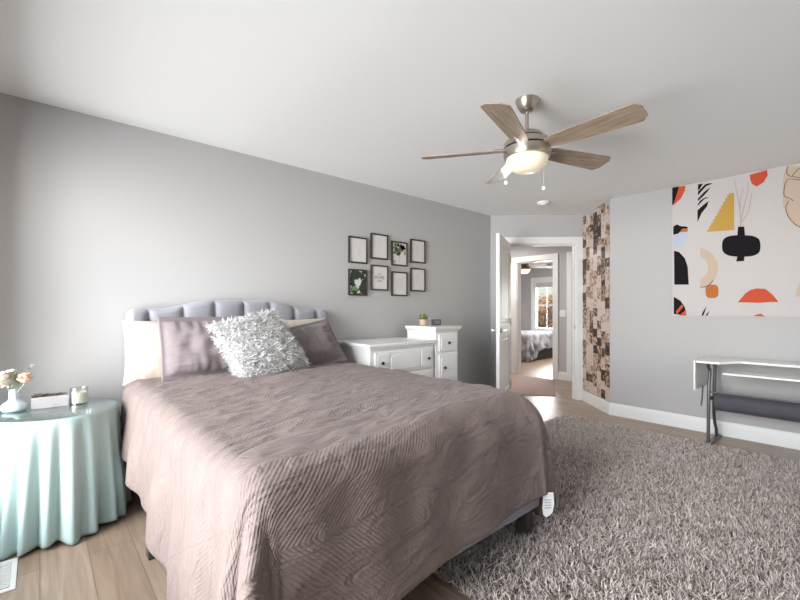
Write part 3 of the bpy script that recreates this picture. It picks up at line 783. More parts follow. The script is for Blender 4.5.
# frosted tray of dried petals
bx = thing('flower_tray', 'low pale clear box full of dried petals, between vase and candle', 'box', (0.048, 3.06, ZT))
M['acryl'] = mat('frosted_acrylic', (0.52, 0.50, 0.51), 0.25, trans=0.25)
x0, x1, y0, y1, hh = -0.036, 0.122, 3.005, 3.115, 0.062
MB().box(x0, x1, y0, y1, ZT, ZT+0.004).build('bottom_panel', M['acryl'], bx)
for q4 in ((x0, x1, y0, y0+0.004), (x0, x1, y1-0.004, y1), (x0, x0+0.004, y0+0.004, y1-0.004), (x1-0.004, x1, y0+0.004, y1-0.004)):
    MB().box(*q4, ZT+0.004, ZT+hh).build('side_panel', M['acryl'], bx)
pp = MB(); rp_ = random.Random(4)
for k in range(260):
    px_, py_ = rp_.uniform(x0+0.012, x1-0.012), rp_.uniform(y0+0.012, y1-0.012)
    zz = ZT+0.006+rp_.random()**0.6*(0.062 if px_ < 0.04 else 0.056)
    t = rp_.random()*6.28; leaf(pp, (px_, py_, zz), (math.cos(t), math.sin(t), rp_.uniform(-0.2, 0.7)), rp_.uniform(0.012, 0.024), rp_.uniform(0.008, 0.014), n=3)
po = pp.build('dried_petals', mat('dried_petals', (0.30, 0.19, 0.11), 0.8, var=0.6, var_scale=60), origin=(0.048, 3.06, ZT), fix=False)
tag(po, 'brown dried petals heaped in the clear box', 'dried petals', kind='stuff')
cd = thing('jar_candle', 'cream candle in a clear glass jar at the right of the side table', 'candle', (0.172, 3.03, ZT))
MB().lathe([(0.040, 0), (0.043, 0.003), (0.043, 0.092), (0.0405, 0.092), (0.0405, 0.006), (0.002, 0.005)], (0.172, 3.03, ZT), 40).build('glass_jar', M['glass'], cd)
MB().lathe([(0.039, 0.007), (0.0395, 0.066), (0.036, 0.068)], (0.172, 3.03, ZT), 36).build('wax', mat('cream_wax', (0.84, 0.77, 0.62), 0.45), cd)
MB().tube([(0.172, 3.03, ZT+0.066), (0.173, 3.031, ZT+0.076)], 0.001, 6).build('wick', M['black'], cd)

# ------------------------------------------------------------------ eight framed prints over the dresser
paper = mat('print_paper', (0.66, 0.63, 0.61), 0.7); lines = mat('faint_grey_ink', (0.50, 0.48, 0.47), 0.7); ink = mat('dark_ink', (0.16, 0.15, 0.15), 0.7)
dgreen = mat('dark_leaf_print', (0.022, 0.04, 0.022), 0.6, var=0.5, var_scale=40); mgreen = mat('mid_leaf_print', (0.13, 0.22, 0.09), 0.6, var=0.4, var_scale=40); olive = mat('olive_leaf_print', (0.20, 0.19, 0.09), 0.6, var=0.5, var_scale=50)
FR = [(2.224, 1.643, 'blank', 'dark framed faint line print, upper left of the eight frames'),
      (2.492, 1.704, 'figure', 'dark framed pale pink print, hung above the framed lettering'),
      (2.764, 1.655, 'bouquet', 'dark framed print of olive green foliage, top row of the wall frames'),
      (3.036, 1.707, 'blank', 'dark framed faint sketch, upper right of the eight frames'),
      (2.224, 1.327, 'monstera', 'dark framed print of large dark green leaves, lower left frame'),
      (2.494, 1.386, 'text', 'dark framed print with lettering across its middle'),
      (2.764, 1.335, 'lines', 'dark framed faint grey print directly below the foliage print'),
      (3.036, 1.391, 'blank', 'dark framed faint sketch, lower right of the eight frames')]
FWd, FHt = 0.221, 0.257
def rib(mb, pts, w, y, mi=0):
    """flat stroke in the wall plane (x, z)"""
    v = []; n = len(pts)
    for i, (x, z) in enumerate(pts):
        a_ = pts[max(0, i-1)]; b_ = pts[min(n-1, i+1)]; dx, dz = b_[0]-a_[0], b_[1]-a_[1]; l = math.hypot(dx, dz)+1e-9
        v += [(x-dz/l*w/2, y, z+dx/l*w/2), (x+dz/l*w/2, y, z-dx/l*w/2)]
    mb.add(v, [(2*i, 2*i+1, 2*i+3, 2*i+2) for i in range(n-1)], mi)
def leaf2d(mb, bx_, bz, ang, L, w, y, mi=0, notch=0):
    n = 9; l = []; r = []; cl = lambda q: (min(max(q[0], x0+0.0145), x1-0.0145), min(max(q[1], z0+0.0145), z1-0.0145))
    for k in range(n+1):
        t = k/n; hw = w/2*math.sin(PI*t**0.75)
        if notch and k % 2: hw *= (1-notch)
        cx, cz = bx_+math.cos(ang)*L*t, bz+math.sin(ang)*L*t
        l.append((cx-math.sin(ang)*hw, cz+math.cos(ang)*hw)); r.append((cx+math.sin(ang)*hw, cz-math.cos(ang)*hw))
    v = [(cl(p)[0], y, cl(p)[1]) for p in l] + [(cl(p)[0], y, cl(p)[1]) for p in r]
    mb.add(v, [(k, k+1, n+1+k+1, n+1+k) for k in range(n)], mi)
for i, (fx, fz, kind, lab_) in enumerate(FR):
    o = thing('picture_frame', lab_, 'picture frame', (fx+FWd/2, YN, fz), group='picture frames over the dresser')
    mb = MB(); w = 0.014; ya, yb = YN-0.022, YN-0.001
    x0, x1, z0, z1 = fx, fx+FWd, fz, fz+FHt
    mb.box(x0, x0+w, ya, yb, z0, z1); mb.box(x1-w, x1, ya, yb, z0, z1); mb.box(x0+w, x1-w, ya, yb, z0, z0+w); mb.box(x0+w, x1-w, ya, yb, z1-w, z1)
    mb.build('frame_border', M['frame'], o, bevel=0.0015)
    pr = MB().box(x0+w, x1-w, YN-0.012, YN-0.002, z0+w, z1-w).build('print', paper, o)
    yp = YN-0.0126; cx, cz = (x0+x1)/2, (z0+z1)/2; g = MB(); ms_ = [lines, ink, dgreen, mgreen, olive]
    rr = random.Random(20+i)
    if kind == 'text':
        for s_, sz, dz, bold in (('LOVE', 0.020, 0.030, 0), ('MORE', 0.048, -0.012, 1), ('WORRY', 0.020, -0.040, 0)):
            cu = bpy.data.curves.new('lettering', 'FONT'); cu.body = s_; cu.size = sz; cu.align_x = 'CENTER'; cu.materials.append(ink); cu.extrude = 0.0002
            tmp_ = bpy.data.objects.new('lettering_curve', cu); COL.objects.link(tmp_); bpy.context.view_layer.update()
            me_ = bpy.data.meshes.new_from_object(tmp_.evaluated_get(bpy.context.evaluated_depsgraph_get())); bpy.data.objects.remove(tmp_); bpy.data.curves.remove(cu)
            me_.materials.clear(); me_.materials.append(ink)
            t_ = bpy.data.objects.new('lettering', me_); COL.objects.link(t_); t_.parent = pr
            t_.location = Vector((cx, yp, cz+dz)) - o.location; t_.rotation_euler = (PI/2, 0, 0)
        continue
    if kind == 'monstera':
        for (a_, b_, an, L, w_, m_) in ((-0.09, 0.075, 0.1, 0.12, 0.10, 2), (-0.06, 0.10, -0.9, 0.10, 0.06, 2), (0.0, 0.10, 2.9, 0.09, 0.05, 2), (0.03, -0.10, 1.2, 0.12, 0.09, 2), (0.085, -0.08, 1.7, 0.10, 0.05, 2), (0.085, 0.03, -2.2, 0.09, 0.06, 2), (-0.09, -0.06, -0.15, 0.11, 0.075, 3), (-0.08, -0.10, 0.35, 0.09, 0.05, 3), (0.03, -0.035, -1.2, 0.07, 0.045, 2), (-0.092, 0.03, 0.5, 0.11, 0.08, 2), (-0.05, 0.055, 0.2, 0.10, 0.07, 2), (0.05, -0.02, -1.7, 0.09, 0.075, 2), (0.06, 0.02, -1.2, 0.08, 0.05, 2), (0.02, -0.06, -0.6, 0.08, 0.05, 2), (-0.09, -0.09, 0.1, 0.10, 0.05, 3)):
            leaf2d(g, cx+a_, cz+b_, an, L, w_, yp-0.00001*len(g.f), m_, 0.3)
        for k in range(26):
            t = rr.uniform(0, 6.28); leaf2d(g, cx+0.095*math.cos(t), cz+0.11*math.sin(t), rr.uniform(0, 6.28), 0.075, 0.05, yp-0.00001*len(g.f), 3 if (math.sin(t) < -0.3 and math.cos(t) < 0.2 and k % 3) else 2, 0.3)
    elif kind == 'bouquet':
        for k in range(40):
            an = rr.uniform(0, 6.28); leaf2d(g, cx-0.012+rr.uniform(-0.045, 0.035), cz+0.045+rr.uniform(-0.05, 0.035), an, rr.uniform(0.035, 0.05), rr.uniform(0.02, 0.035), yp-0.00006*(k+1), rr.choice((2, 4, 4, 4, 3)))
        for k in range(14): leaf2d(g, cx+0.05+rr.uniform(-0.025, 0.02), cz+0.085+rr.uniform(-0.012, 0.012), rr.uniform(2.5, 5.6), 0.035, 0.028, yp-0.002, 2)
        rib(g, [(cx+0.01, cz+0.02), (cx, cz-0.04), (cx-0.012, cz-0.09)], 0.003, yp-0.0002, 4); leaf2d(g, cx+0.075, cz-0.01, 1.6, 0.05, 0.022, yp-0.0003, 4)
        leaf2d(g, cx-0.085, cz-0.09, 0.3, 0.04, 0.012, yp-0.0003, 4)
    elif kind == 'lines':
        for k in range(9): rib(g, [(cx-0.05+0.004*(k % 3), cz+0.06-k*0.014), (cx+0.05-0.005*(k % 2), cz+0.06-k*0.014)], 0.003, yp)
    elif kind == 'figure':
        rib(g, [(cx+0.02*math.cos(t*0.5), cz+0.045+0.028*math.sin(t*0.5)) for t in range(13)], 0.004, yp)
        rib(g, [(cx-0.01, cz+0.02), (cx-0.03, cz-0.02), (cx-0.01, cz-0.07)], 0.003, yp)
    else:
        sgn = 1 if i % 2 else -1
        rib(g, [(cx+sgn*0.03*math.sin(t*0.7), cz+0.07-0.013*t) for t in range(11)], 0.003, yp)
        for k in range(5): rib(g, [(cx+0.01*sgn, cz+0.05-0.022*k), (cx-0.035*sgn, cz+0.065-0.022*k)], 0.003, yp-0.0001)
    g.build('artwork', ms_, pr, fix=False, smooth=False)

# ------------------------------------------------------------------ white dresser and taller chest beside it
knob_m = M['black']
def knob(parent, x, y, z, r=0.014):
    b_ = MB().lathe([(0.0075, 0), (0.006, 0.010), (r, 0.014), (r*1.05, 0.019), (r*0.7, 0.024), (0.002, 0.025)], (0, 0, 0), 20)
    b_.v = [(x+p[0], y-p[2], z+p[1]) for p in b_.v]
    b_.build('knob', knob_m, parent)
def arch_panel(mb, x0, x1, z0, z1, y0, y1, rise):
    p = [(x0, z0), (x1, z0), (x1, z1-rise)] + [(x1+(x0-x1)*k/12, z1-rise+rise*math.sin(PI*k/12)**1.2) for k in range(1, 12)] + [(x0, z1-rise)]
    mb.prism(p, 1, y0, y1)
DX0, DX1, DY0, DY1 = 2.065, 2.83, 2.725, 3.262
ds = thing('dresser', 'low white dresser with moulded top and black knobs beside the bed', 'dresser', ((DX0+DX1)/2, (DY0+DY1)/2, 0))
MB().box(DX0, DX1, DY0, DY1, 0.06, 0.852).build('carcass', M['white'], ds, bevel=0.003)
MB().box(DX0+0.02, DX1-0.02, DY0+0.03, DY1, 0.0, 0.06).build('plinth', M['white'], ds)
mb = MB(); mb.box(DX0-0.030, DX1+0.0, DY0-0.030, DY1+0.002, 0.872, 0.90); mb.box(DX0-0.016, DX1, DY0-0.016, DY1, 0.852, 0.872)
mb.build('top_panel', M['white'], ds, bevel=0.005, seg=3)
for (z0, z1) in ((0.645, 0.825), (0.415, 0.620), (0.12, 0.390)):
    d_ = MB().box(DX0+0.045, DX1-0.025, DY0-0.014, DY0-0.0005, z0, z1).build('drawer', M['white'], ds, bevel=0.004)
    xa, xb = DX0+0.045, DX1-0.025
    pm = MB(); zc0, zc1 = z0+0.018, z1-0.018
    for p0, p1 in ((xa+0.025, xa+0.155), (xb-0.155, xb-0.025)): pm.box(p0, p1, DY0-0.019, DY0-0.0135, zc0, zc1)
    arch_panel(pm, xa+0.175, xb-0.175, zc0, zc1, DY0-0.020, DY0-0.0135, 0.03)
    pm.build('drawer_moulding', M['white'], d_, bevel=0.004)
    for kx in (2.18, 2.735): knob(d_, kx, DY0-0.0185, (z0+z1)/2)
CX0, CX1, CY0, CY1 = 2.845, 3.165, 2.715, 3.12
ch = thing('chest_of_drawers', 'tall narrow white chest of drawers right of the low dresser', 'chest of drawers', ((CX0+CX1)/2, (CY0+CY1)/2, 0))
MB().box(CX0, CX1, CY0, CY1, 0.05, 0.975).build('carcass', M['white'], ch, bevel=0.003)
MB().box(CX0+0.015, CX1-0.015, CY0+0.03, CY1, 0, 0.05).build('plinth', M['white'], ch)
mb = MB()
prof = [(0.0, 0.965), (0.004, 0.975), (0.010, 0.985), (0.022, 0.995), (0.028, 1.005), (0.030, 1.026)]
v = []; f = []
for (e, z) in prof: v += [(CX0-min(e, 0.013) if z < 0.9 else CX0-e, CY0-e, z), (CX1+e, CY0-e, z), (CX1+e, CY1, z), (CX0-e, CY1, z)]
for k in range(len(prof)-1):
    for i in range(4): f.append((4*k+i, 4*k+(i+1) % 4, 4*k+4+(i+1) % 4, 4*k+4+i))
f += [(0, 1, 2, 3), tuple(4*(len(prof)-1)+i for i in range(4))]
mb.add(v, f).build('cornice_top', M['white'], ch, bevel=0.002)
for (z0, z1, kx) in ((0.785, 0.945, 3.005), (0.50, 0.755, 2.945), (0.10, 0.47, 2.945)):
    d_ = MB().box(CX0+0.035, CX1-0.02, CY0-0.016, CY0-0.0005, z0, z1).build('drawer', M['white'], ch, bevel=0.004)
    MB().box(CX0+0.06, CX1-0.045, CY0-0.021, CY0-0.0155, z0+0.025, z1-0.025).build('drawer_moulding', M['white'], d_, bevel=0.004)
    knob(d_, kx, CY0-0.0205, (z0+z1)/2 if z1 > 0.9 else z0+0.5*(z1-z0))
ZC = 1.0262
pt_ = thing('potted_succulent', 'small green succulent in a pinkish pot on the tall white chest', 'plant', (2.99, 3.03, ZC))
MB().lathe([(0.034, 0), (0.040, 0.004), (0.045, 0.062), (0.041, 0.062), (0.040, 0.05), (0.003, 0.05)], (2.99, 3.03, ZC), 32).build('pot', mat('blush_pot', (0.55, 0.39, 0.32), 0.4, var=0.15, var_scale=20), pt_)
lf_ = MB(); rr = random.Random(3)
for k in range(34):
    t = k*2.4; el = 0.35+1.1*(k/34); L = 0.05+0.035*rr.random()
    leaf(lf_, (2.99+0.012*math.cos(t), 3.03+0.012*math.sin(t), ZC+0.05), (math.cos(t)*math.cos(el), math.sin(t)*math.cos(el), math.sin(el)), L, 0.018, cup=-0.15)
lf_.build('leaves', mat('succulent_leaf', (0.17, 0.21, 0.04), 0.5, var=0.45, var_scale=40), pt_, fix=False, sharp=0)
ck = thing('desk_clock', 'small dark rectangular clock beside the succulent on the tall chest', 'clock', (3.09, 2.94, ZC))
cdir2 = 0
MB().box(3.03, 3.15, 2.925, 2.955, ZC, ZC+0.062).build('clock_case', mat('charcoal_case', (0.06, 0.058, 0.06), 0.45), ck, bevel=0.004)
for z in (0.018, 0.038): MB().box(3.045, 3.135, 2.9238, 2.9252, ZC+z, ZC+z+0.010).build('display_bar', mat('grey_display', (0.34, 0.34, 0.34), 0.4), ck)

# ------------------------------------------------------------------ ceiling fan
FXc, FYc = 2.18, 1.33
blade_m = mat('weathered_oak_blade', (0.31, 0.232, 0.168), 0.42, var=0.28, var_scale=6, stretch=(1.2, 9, 9), coat=0.15)
def ceiling_fan(label, fx, fy, zt, th0, blade_mat, lit, ex=0.0, k_=1.0, metal=None):
    metal = metal or M['nickel']
    o = thing('ceiling_fan', label, 'ceiling fan', (fx, fy, zt))
    c = (fx, fy, 0)
    def Z(z): return zt-(2.44-z)*k_-((0.035+ex)*k_ if z < 2.34 else 0)
    MB().lathe([(0.069, Z(2.44)), (0.068, Z(2.43)), (0.058, Z(2.405)), (0.042, Z(2.378)), (0.030, Z(2.368)), (0.014, Z(2.366))], c, 36).build('canopy', metal, o)
    MB().tube([(fx, fy, Z(2.37)), (fx, fy, Z(2.28))], 0.011, 14).build('downrod', metal, o)
    h = MB().lathe([(0.016, Z(2.300)), (0.020, Z(2.285)), (0.060, Z(2.279)), (0.090, Z(2.264)), (0.100, Z(2.246)), (0.102, Z(2.240))], c, 40)
    h.lathe([(0.110, Z(2.233)), (0.132, Z(2.222)), (0.136, Z(2.200)), (0.136, Z(2.190))], c, 40); h.lathe([(0.136, Z(2.180)), (0.137, Z(2.150)), (0.132, Z(2.130)), (0.122, Z(2.126))], c, 40)
    hm = h.build('motor_housing', metal, o)
    d = MB().lathe([(0.104, Z(2.241)), (0.106, Z(2.232))], c, 40); d.lathe([(0.130, Z(2.192)), (0.130, Z(2.178))], c, 40)
    d.build('dark_band', M['dark_metal'], hm)
    b_ = MB().lathe([(0.121, Z(2.130)), (0.119, Z(2.112)), (0.108, Z(2.085)), (0.086, Z(2.062)), (0.055, Z(2.048)), (0.022, Z(2.043)), (0.001, Z(2.042))], c, 40)
    gm_ = mat('frosted_lamp_glass', (0.80, 0.72, 0.58), 0.35, emit=(1.0, 0.82, 0.58, lit)); b_.build('light_bowl', gm_, o, sharp=0)
    for k in range(5):
        t = th0+2*PI*k/5
        ir = MB(); ca, sa = math.cos(t), math.sin(t)
        ir.bar((fx+0.10*ca, fy+0.10*sa, Z(2.185)), (fx+0.20*ca, fy+0.20*sa, Z(2.185)), 0.045, 0.008)
        bo = MB(); n = 18; pr_ = []
        for q in range(n+1):
            s = q/n; r = 0.125+0.510*s; w = 0.050+0.026*s**0.8
            if s > 0.93: w *= math.sqrt(max(0.02, 1-((s-0.93)/0.07)**2))*0.55+0.45
            if s < 0.1: w *= 0.65+3.5*s
            pr_.append((r, w))
        pit = R_(-14)
        def bp(r, y, z): return (fx+r*ca-(y*math.cos(pit)-z*math.sin(pit))*sa, fy+r*sa+(y*math.cos(pit)-z*math.sin(pit))*ca, Z(2.182)+y*math.sin(pit)+z*math.cos(pit))
        v = []
        for (r, w) in pr_: v += [bp(r, -w, -0.003), bp(r, w, -0.003), bp(r, w, 0.003), bp(r, -w, 0.003)]
        f = [(0, 1, 2, 3), tuple(4*n+i for i in (3, 2, 1, 0))]
        for q in range(n):
            for i in range(4): f.append((4*q+i, 4*q+(i+1) % 4, 4*q+4+(i+1) % 4, 4*q+4+i))
        bl = bo.add(v, f).build('fan_blade', blade_mat, o)
        # grain runs along each blade: keep the mesh in the blade's own axes
        me = bl.data; rot = Matrix.Rotation(-t, 4, 'Z'); me.transform(rot); bl.rotation_euler = (0, 0, t)
        ir.build('blade_iron', metal, o)
    return o
fan = ceiling_fan('brushed nickel ceiling fan with five oak blades and a glowing bowl', FXc, FYc, 2.44, R_(23-41.36), blade_m, 0.22)
for dx, dy, zb in ((0.075, -0.066, 1.925), (-0.100, 0.078, 1.955)):
    pc = MB().tube([(FXc+dx, FYc+dy, 2.128), (FXc+dx, FYc+dy, zb)], 0.0013, 6).build('pull_chain', mat('chain_metal', (0.75, 0.74, 0.72), 0.3, metal=0.6), fan)
    MB().ball((FXc+dx, FYc+dy, zb-0.01), 0.0125, 14, 10).build('chain_ball', M['trim'], pc)
def lamp(name, loc, watts, r, color):
    L = bpy.data.lights.new(name, 'POINT'); L.energy = watts; L.shadow_soft_size = r; L.color = color
    o = bpy.data.objects.new(name, L); COL.objects.link(o); o.location = loc
sd_ = thing('smoke_detector', 'round white smoke detector on the ceiling before the door', 'smoke detector', (4.39, 2.47, 2.44))
MB().lathe([(0.068, 2.4395), (0.068, 2.425), (0.060, 2.412)], (4.39, 2.47, 0), 32).build('detector_base', M['trim'], sd_)
MB().lathe([(0.045, 2.412), (0.043, 2.402), (0.030, 2.399)], (4.39, 2.47, 0), 28).build('detector_cap', M['trim'], sd_)

# ------------------------------------------------------------------ collage of small prints on the corner wall
pm_ = bpy.data.materials.new('photo_print'); pm_.use_nodes = True
N = pm_.node_tree.nodes; L = pm_.node_tree.links; b = N['Principled BSDF']; b.inputs['Roughness'].default_value = 0.45
oi = N.new('ShaderNodeObjectInfo'); tc = N.new('ShaderNodeTexCoord')
ad = N.new('ShaderNodeVectorMath'); ad.operation = 'MULTIPLY_ADD'; ad.inputs[1].default_value = (1, 1, 1)
sc_ = N.new('ShaderNodeVectorMath'); sc_.operation = 'SCALE'; cmb = N.new('ShaderNodeCombineXYZ')
for i in range(3): L.new(oi.outputs['Random'], cmb.inputs[i])
L.new(cmb.outputs[0], sc_.inputs[0]); sc_.inputs['Scale'].default_value = 37.0
L.new(tc.outputs['Object'], ad.inputs[0]); L.new(sc_.outputs[0], ad.inputs[2])
nz = N.new('ShaderNodeTexNoise'); nz.inputs['Scale'].default_value = 15; nz.inputs['Detail'].default_value = 2.5; nz.inputs['Distortion'].default_value = 1.0; L.new(ad.outputs[0], nz.inputs['Vector'])
vo = N.new('ShaderNodeTexVoronoi'); vo.inputs['Scale'].default_value = 22; L.new(ad.outputs[0], vo.inputs['Vector'])
mxv = N.new('ShaderNodeMath'); mxv.operation = 'MULTIPLY_ADD'; mxv.inputs[1].default_value = 0.35; L.new(vo.outputs['Distance'], mxv.inputs[0]); L.new(nz.outputs['Fac'], mxv.inputs[2])
sh = N.new('ShaderNodeMath'); sh.operation = 'MULTIPLY_ADD'; sh.inputs[1].default_value = 0.72; L.new(oi.outputs['Random'], sh.inputs[0]); L.new(mxv.outputs[0], sh.inputs[2])
su = N.new('ShaderNodeMath'); su.operation = 'SUBTRACT'; su.inputs[1].default_value = 0.43; L.new(sh.outputs[0], su.inputs[0])
rp = N.new('ShaderNodeValToRGB'); e = rp.color_ramp.elements
e[0].position = 0.36; e[0].color = (0.035, 0.025, 0.02, 1); e[1].position = 0.85; e[1].color = (0.66, 0.545, 0.48, 1)
for p_, c_ in ((0.46, (0.16, 0.095, 0.055, 1)), (0.55, (0.36, 0.235, 0.155, 1)), (0.66, (0.52, 0.385, 0.31, 1))):
    q = e.new(p_); q.color = c_
L.new(su.outputs[0], rp.inputs[0]); L.new(rp.outputs[0], b.inputs['Base Color'])
clen = (B-Cc).length; cu_ = cdir; inn = -cn.normalized(); cang = math.atan2(cu_.y, cu_.x)
sizes = {}
def print_mesh(w, h):
    if (w, h) not in sizes:
        o = MB().box(-w/2, w/2, -0.0006, 0.0006, -h/2, h/2).build('photo_print', pm_, local=True, smooth=False); sizes[(w, h)] = o; return o
    o = sizes[(w, h)].copy(); COL.objects.link(o); return o
rr = random.Random(12); ncol = 7; cwid = 0.722/ncol
for c_ in range(ncol):
    z = 0.150
    while z < 2.425:
        h = rr.choice((0.10, 0.10, 0.13, 0.15))
        if z+h > 2.432: h = 0.10 if z+0.10 <= 2.434 else None
        if h is None: break
        o = print_mesh(round(cwid, 4), h); s = 0.010+cwid*(c_+0.5)
        q = Cc + cu_*s + inn*(0.0016+0.0014*((c_+int(z*40)) % 2)); o.location = (q.x, q.y, z+h/2); o.rotation_euler = (0, 0, cang)
        tag(o, 'small photo print in the floor to ceiling collage beside the door', 'photo print', 'photo prints of the wall collage')
        z += h+0.001

# ------------------------------------------------------------------ printed cloth hanging on the right wall
TM = {'cloth': mat('tapestry_cloth', (0.56, 0.525, 0.51), 0.9, spec=0.15, bump=0.9, bump_scale=3.0, stretch=(1, 3.0, 1.2)),
      'red': mat('print_red', (0.55, 0.075, 0.03), 0.85), 'black': mat('print_black', (0.012, 0.010, 0.012), 0.9, spec=0.15), 'yellow': mat('print_mustard', (0.50, 0.30, 0.06), 0.85),
      'orange': mat('print_orange', (0.46, 0.14, 0.035), 0.85), 'blue': mat('print_pale_blue', (0.46, 0.50, 0.60), 0.85), 'tan': mat('print_tan', (0.54, 0.42, 0.32), 0.85),
      'line': mat('print_line', (0.11, 0.06, 0.045), 0.85), 'twig': mat('print_twig', (0.46, 0.39, 0.35), 0.85)}
order = list(TM)
SHAPES = [
    ('red', [(1.243,2.428),(1.183,2.428),(1.186,2.382),(1.22,2.309),(1.283,2.254),(1.271,2.319)]),
    ('black', [(1.296,2.433),(1.237,2.431),(1.268,2.319),(1.287,2.254),(1.296,2.256)]),
    ('black', [(1.079,2.417),(1.038,2.417),(1.063,2.37),(1.079,2.352)]),
    ('black', [(1.079,2.345),(1.022,2.404),(0.99,2.408),(0.959,2.399),(1.011,2.385),(1.049,2.345),(1.079,2.309)]),
    ('black', [(1.081,2.274),(1.033,2.329),(0.98,2.369),(0.999,2.334),(1.038,2.291),(1.081,2.252)]),
    ('black', [(1.083,2.216),(1.059,2.257),(1.022,2.277),(0.985,2.27),(1.027,2.263),(1.059,2.23),(1.081,2.205)]),
    ('black', [(1.083,2.046),(1.083,2.163),(1.043,2.201),(0.993,2.239),(1.006,2.188),(1.049,2.131)]),
    ('yellow', [(0.8,2.273),(0.8,1.929),(1.006,1.941),(1.004,1.963),(0.99,1.961),(0.988,1.995),(0.975,1.992),(0.973,2.025),(0.959,2.023),(0.957,2.056),(0.944,2.054),(0.942,2.087),(0.928,2.084),(0.926,2.117),(0.913,2.115),(0.911,2.147),(0.898,2.145),(0.896,2.177),(0.883,2.175),(0.881,2.207),(0.868,2.204),(0.866,2.237),(0.853,2.234),(0.851,2.266),(0.838,2.263),(0.838,2.278)]),
    ('black', [(1.287,2.037),(1.254,2.053),(1.225,2.031),(1.166,2.016),(1.163,1.999),(1.208,1.999),(1.243,1.957),(1.287,1.953)]),
    ('orange', [(1.163,1.999),(1.163,1.966),(1.237,1.969),(1.208,1.996)]),
    ('blue', [(1.286,1.953),(1.162,1.963),(1.169,1.883),(1.211,1.823),(1.282,1.811)]),
    ('black', [(1.28,1.789),(1.235,1.77),(1.187,1.702),(1.163,1.615),(1.154,1.438),(1.278,1.444)]),
    ('tan', [(1.059,1.793),(1.002,1.766),(0.952,1.707),(0.923,1.63),(0.92,1.569),(0.936,1.496),(0.974,1.437),(1.019,1.409),(1.059,1.399),(1.059,1.493),(1.019,1.521),(0.999,1.568),(0.999,1.622),(1.019,1.672),(1.059,1.701)]),
    ('black', [(1.282,1.321),(1.223,1.277),(1.187,1.213),(1.173,1.114),(1.282,1.146)]),
    ('red', [(1.266,1.17),(1.214,1.241),(1.199,1.22),(1.254,1.141)]),
    ('red', [(1.235,1.127),(1.181,1.185),(1.174,1.114)]),
    ('black', [(1.049,1.114),(1.041,1.164),(1.008,1.23),(1.025,1.164),(1.036,1.115)]),
    ('black', [(1.019,1.134),(0.985,1.181),(1.004,1.119)]),
    ('black', [(0.772,1.957),(0.728,1.95),(0.722,1.859),(0.778,1.866)]),
    ('black', [(0.776,1.695),(0.726,1.69),(0.728,1.635),(0.785,1.635)]),
    ('red', [(0.688,2.414),(0.571,2.429),(0.567,2.378),(0.596,2.322),(0.64,2.297),(0.671,2.326),(0.686,2.368)]),
    ('red', [(0.774,1.257),(0.718,1.341),(0.683,1.369),(0.64,1.382),(0.582,1.374),(0.535,1.323),(0.496,1.256),(0.554,1.257),(0.63,1.25),(0.708,1.256)]),
    ('red', [(0.667,1.116),(0.644,1.145),(0.615,1.154),(0.582,1.119)]),
    ('tan', [(0.444,2.429),(0.458,2.381),(0.469,2.286),(0.469,2.114),(0.444,1.999),(0.391,1.905),(0.331,1.86),(0.239,1.917),(0.223,2.113),(0.239,2.373)]),
    ('tan', [(0.391,1.301),(0.376,1.385),(0.352,1.432),(0.323,1.418),(0.318,1.299)]),
    ('orange', [(0.916,1.364),(0.917,1.34),(0.92,1.327),(0.924,1.317),(0.93,1.309),(0.938,1.304),(0.948,1.301),(0.967,1.3),(0.985,1.302),(0.996,1.305),(1.004,1.311),(1.01,1.319),(1.014,1.33),(1.017,1.343),(1.018,1.367),(1.017,1.391),(1.014,1.405),(1.01,1.415),(1.004,1.423),(0.996,1.428),(0.985,1.431),(0.967,1.431),(0.948,1.429),(0.938,1.425),(0.93,1.419),(0.924,1.411),(0.92,1.401),(0.917,1.388)]),
    ('black', [(0.615,1.76),(0.617,1.725),(0.623,1.706),(0.634,1.692),(0.65,1.682),(0.671,1.675),(0.699,1.673),(0.749,1.676),(0.8,1.683),(0.829,1.691),(0.851,1.702),(0.868,1.715),(0.881,1.733),(0.888,1.754),(0.89,1.792),(0.888,1.829),(0.881,1.849),(0.868,1.864),(0.851,1.874),(0.829,1.879),(0.8,1.88),(0.749,1.875),(0.699,1.866),(0.671,1.858),(0.65,1.847),(0.634,1.833),(0.623,1.817),(0.617,1.796)]),
]
STROKES = [
    ('line', 0.006, [(1.059,1.409),(1.002,1.417),(0.958,1.47)]),
    ('line', 0.005, [(0.435,2.425),(0.444,2.39),(0.44,2.359),(0.422,2.336),(0.409,2.333)]),
    ('line', 0.005, [(0.409,2.333),(0.391,2.365),(0.362,2.391),(0.323,2.389)]),
    ('line', 0.005, [(0.409,2.333),(0.362,2.309),(0.306,2.308)]),
    ('line', 0.005, [(0.323,2.278),(0.362,2.291),(0.427,2.313),(0.449,2.293),(0.46,2.235),(0.458,2.173),(0.418,2.14),(0.402,2.119)]),
    ('line', 0.005, [(0.431,2.125),(0.449,2.073),(0.435,1.997),(0.4,1.931),(0.362,1.895),(0.306,1.892)]),
    ('twig', 0.011, [(0.753,1.961),(0.759,2.118),(0.784,2.293),(0.799,2.415)]),
    ('twig', 0.011, [(0.753,2.0),(0.728,2.138),(0.703,2.263),(0.7,2.352)]),
    ('twig', 0.011, [(0.753,1.987),(0.703,2.069),(0.679,2.206),(0.683,2.246)]),
    ('twig', 0.011, [(0.756,2.118),(0.753,2.221),(0.733,2.295)]),
]
tp = MB(); xw = XE-0.010
tp.box(xw, xw+0.005, -0.20, 1.295, 1.128, 2.435)
for i, (cname, pts) in enumerate(SHAPES):
    x = xw-0.0006-0.00008*i
    tp.add([(x, y, min(max(z, 1.131), 2.433)) for y, z in pts], [tuple(range(len(pts)))], order.index(cname))
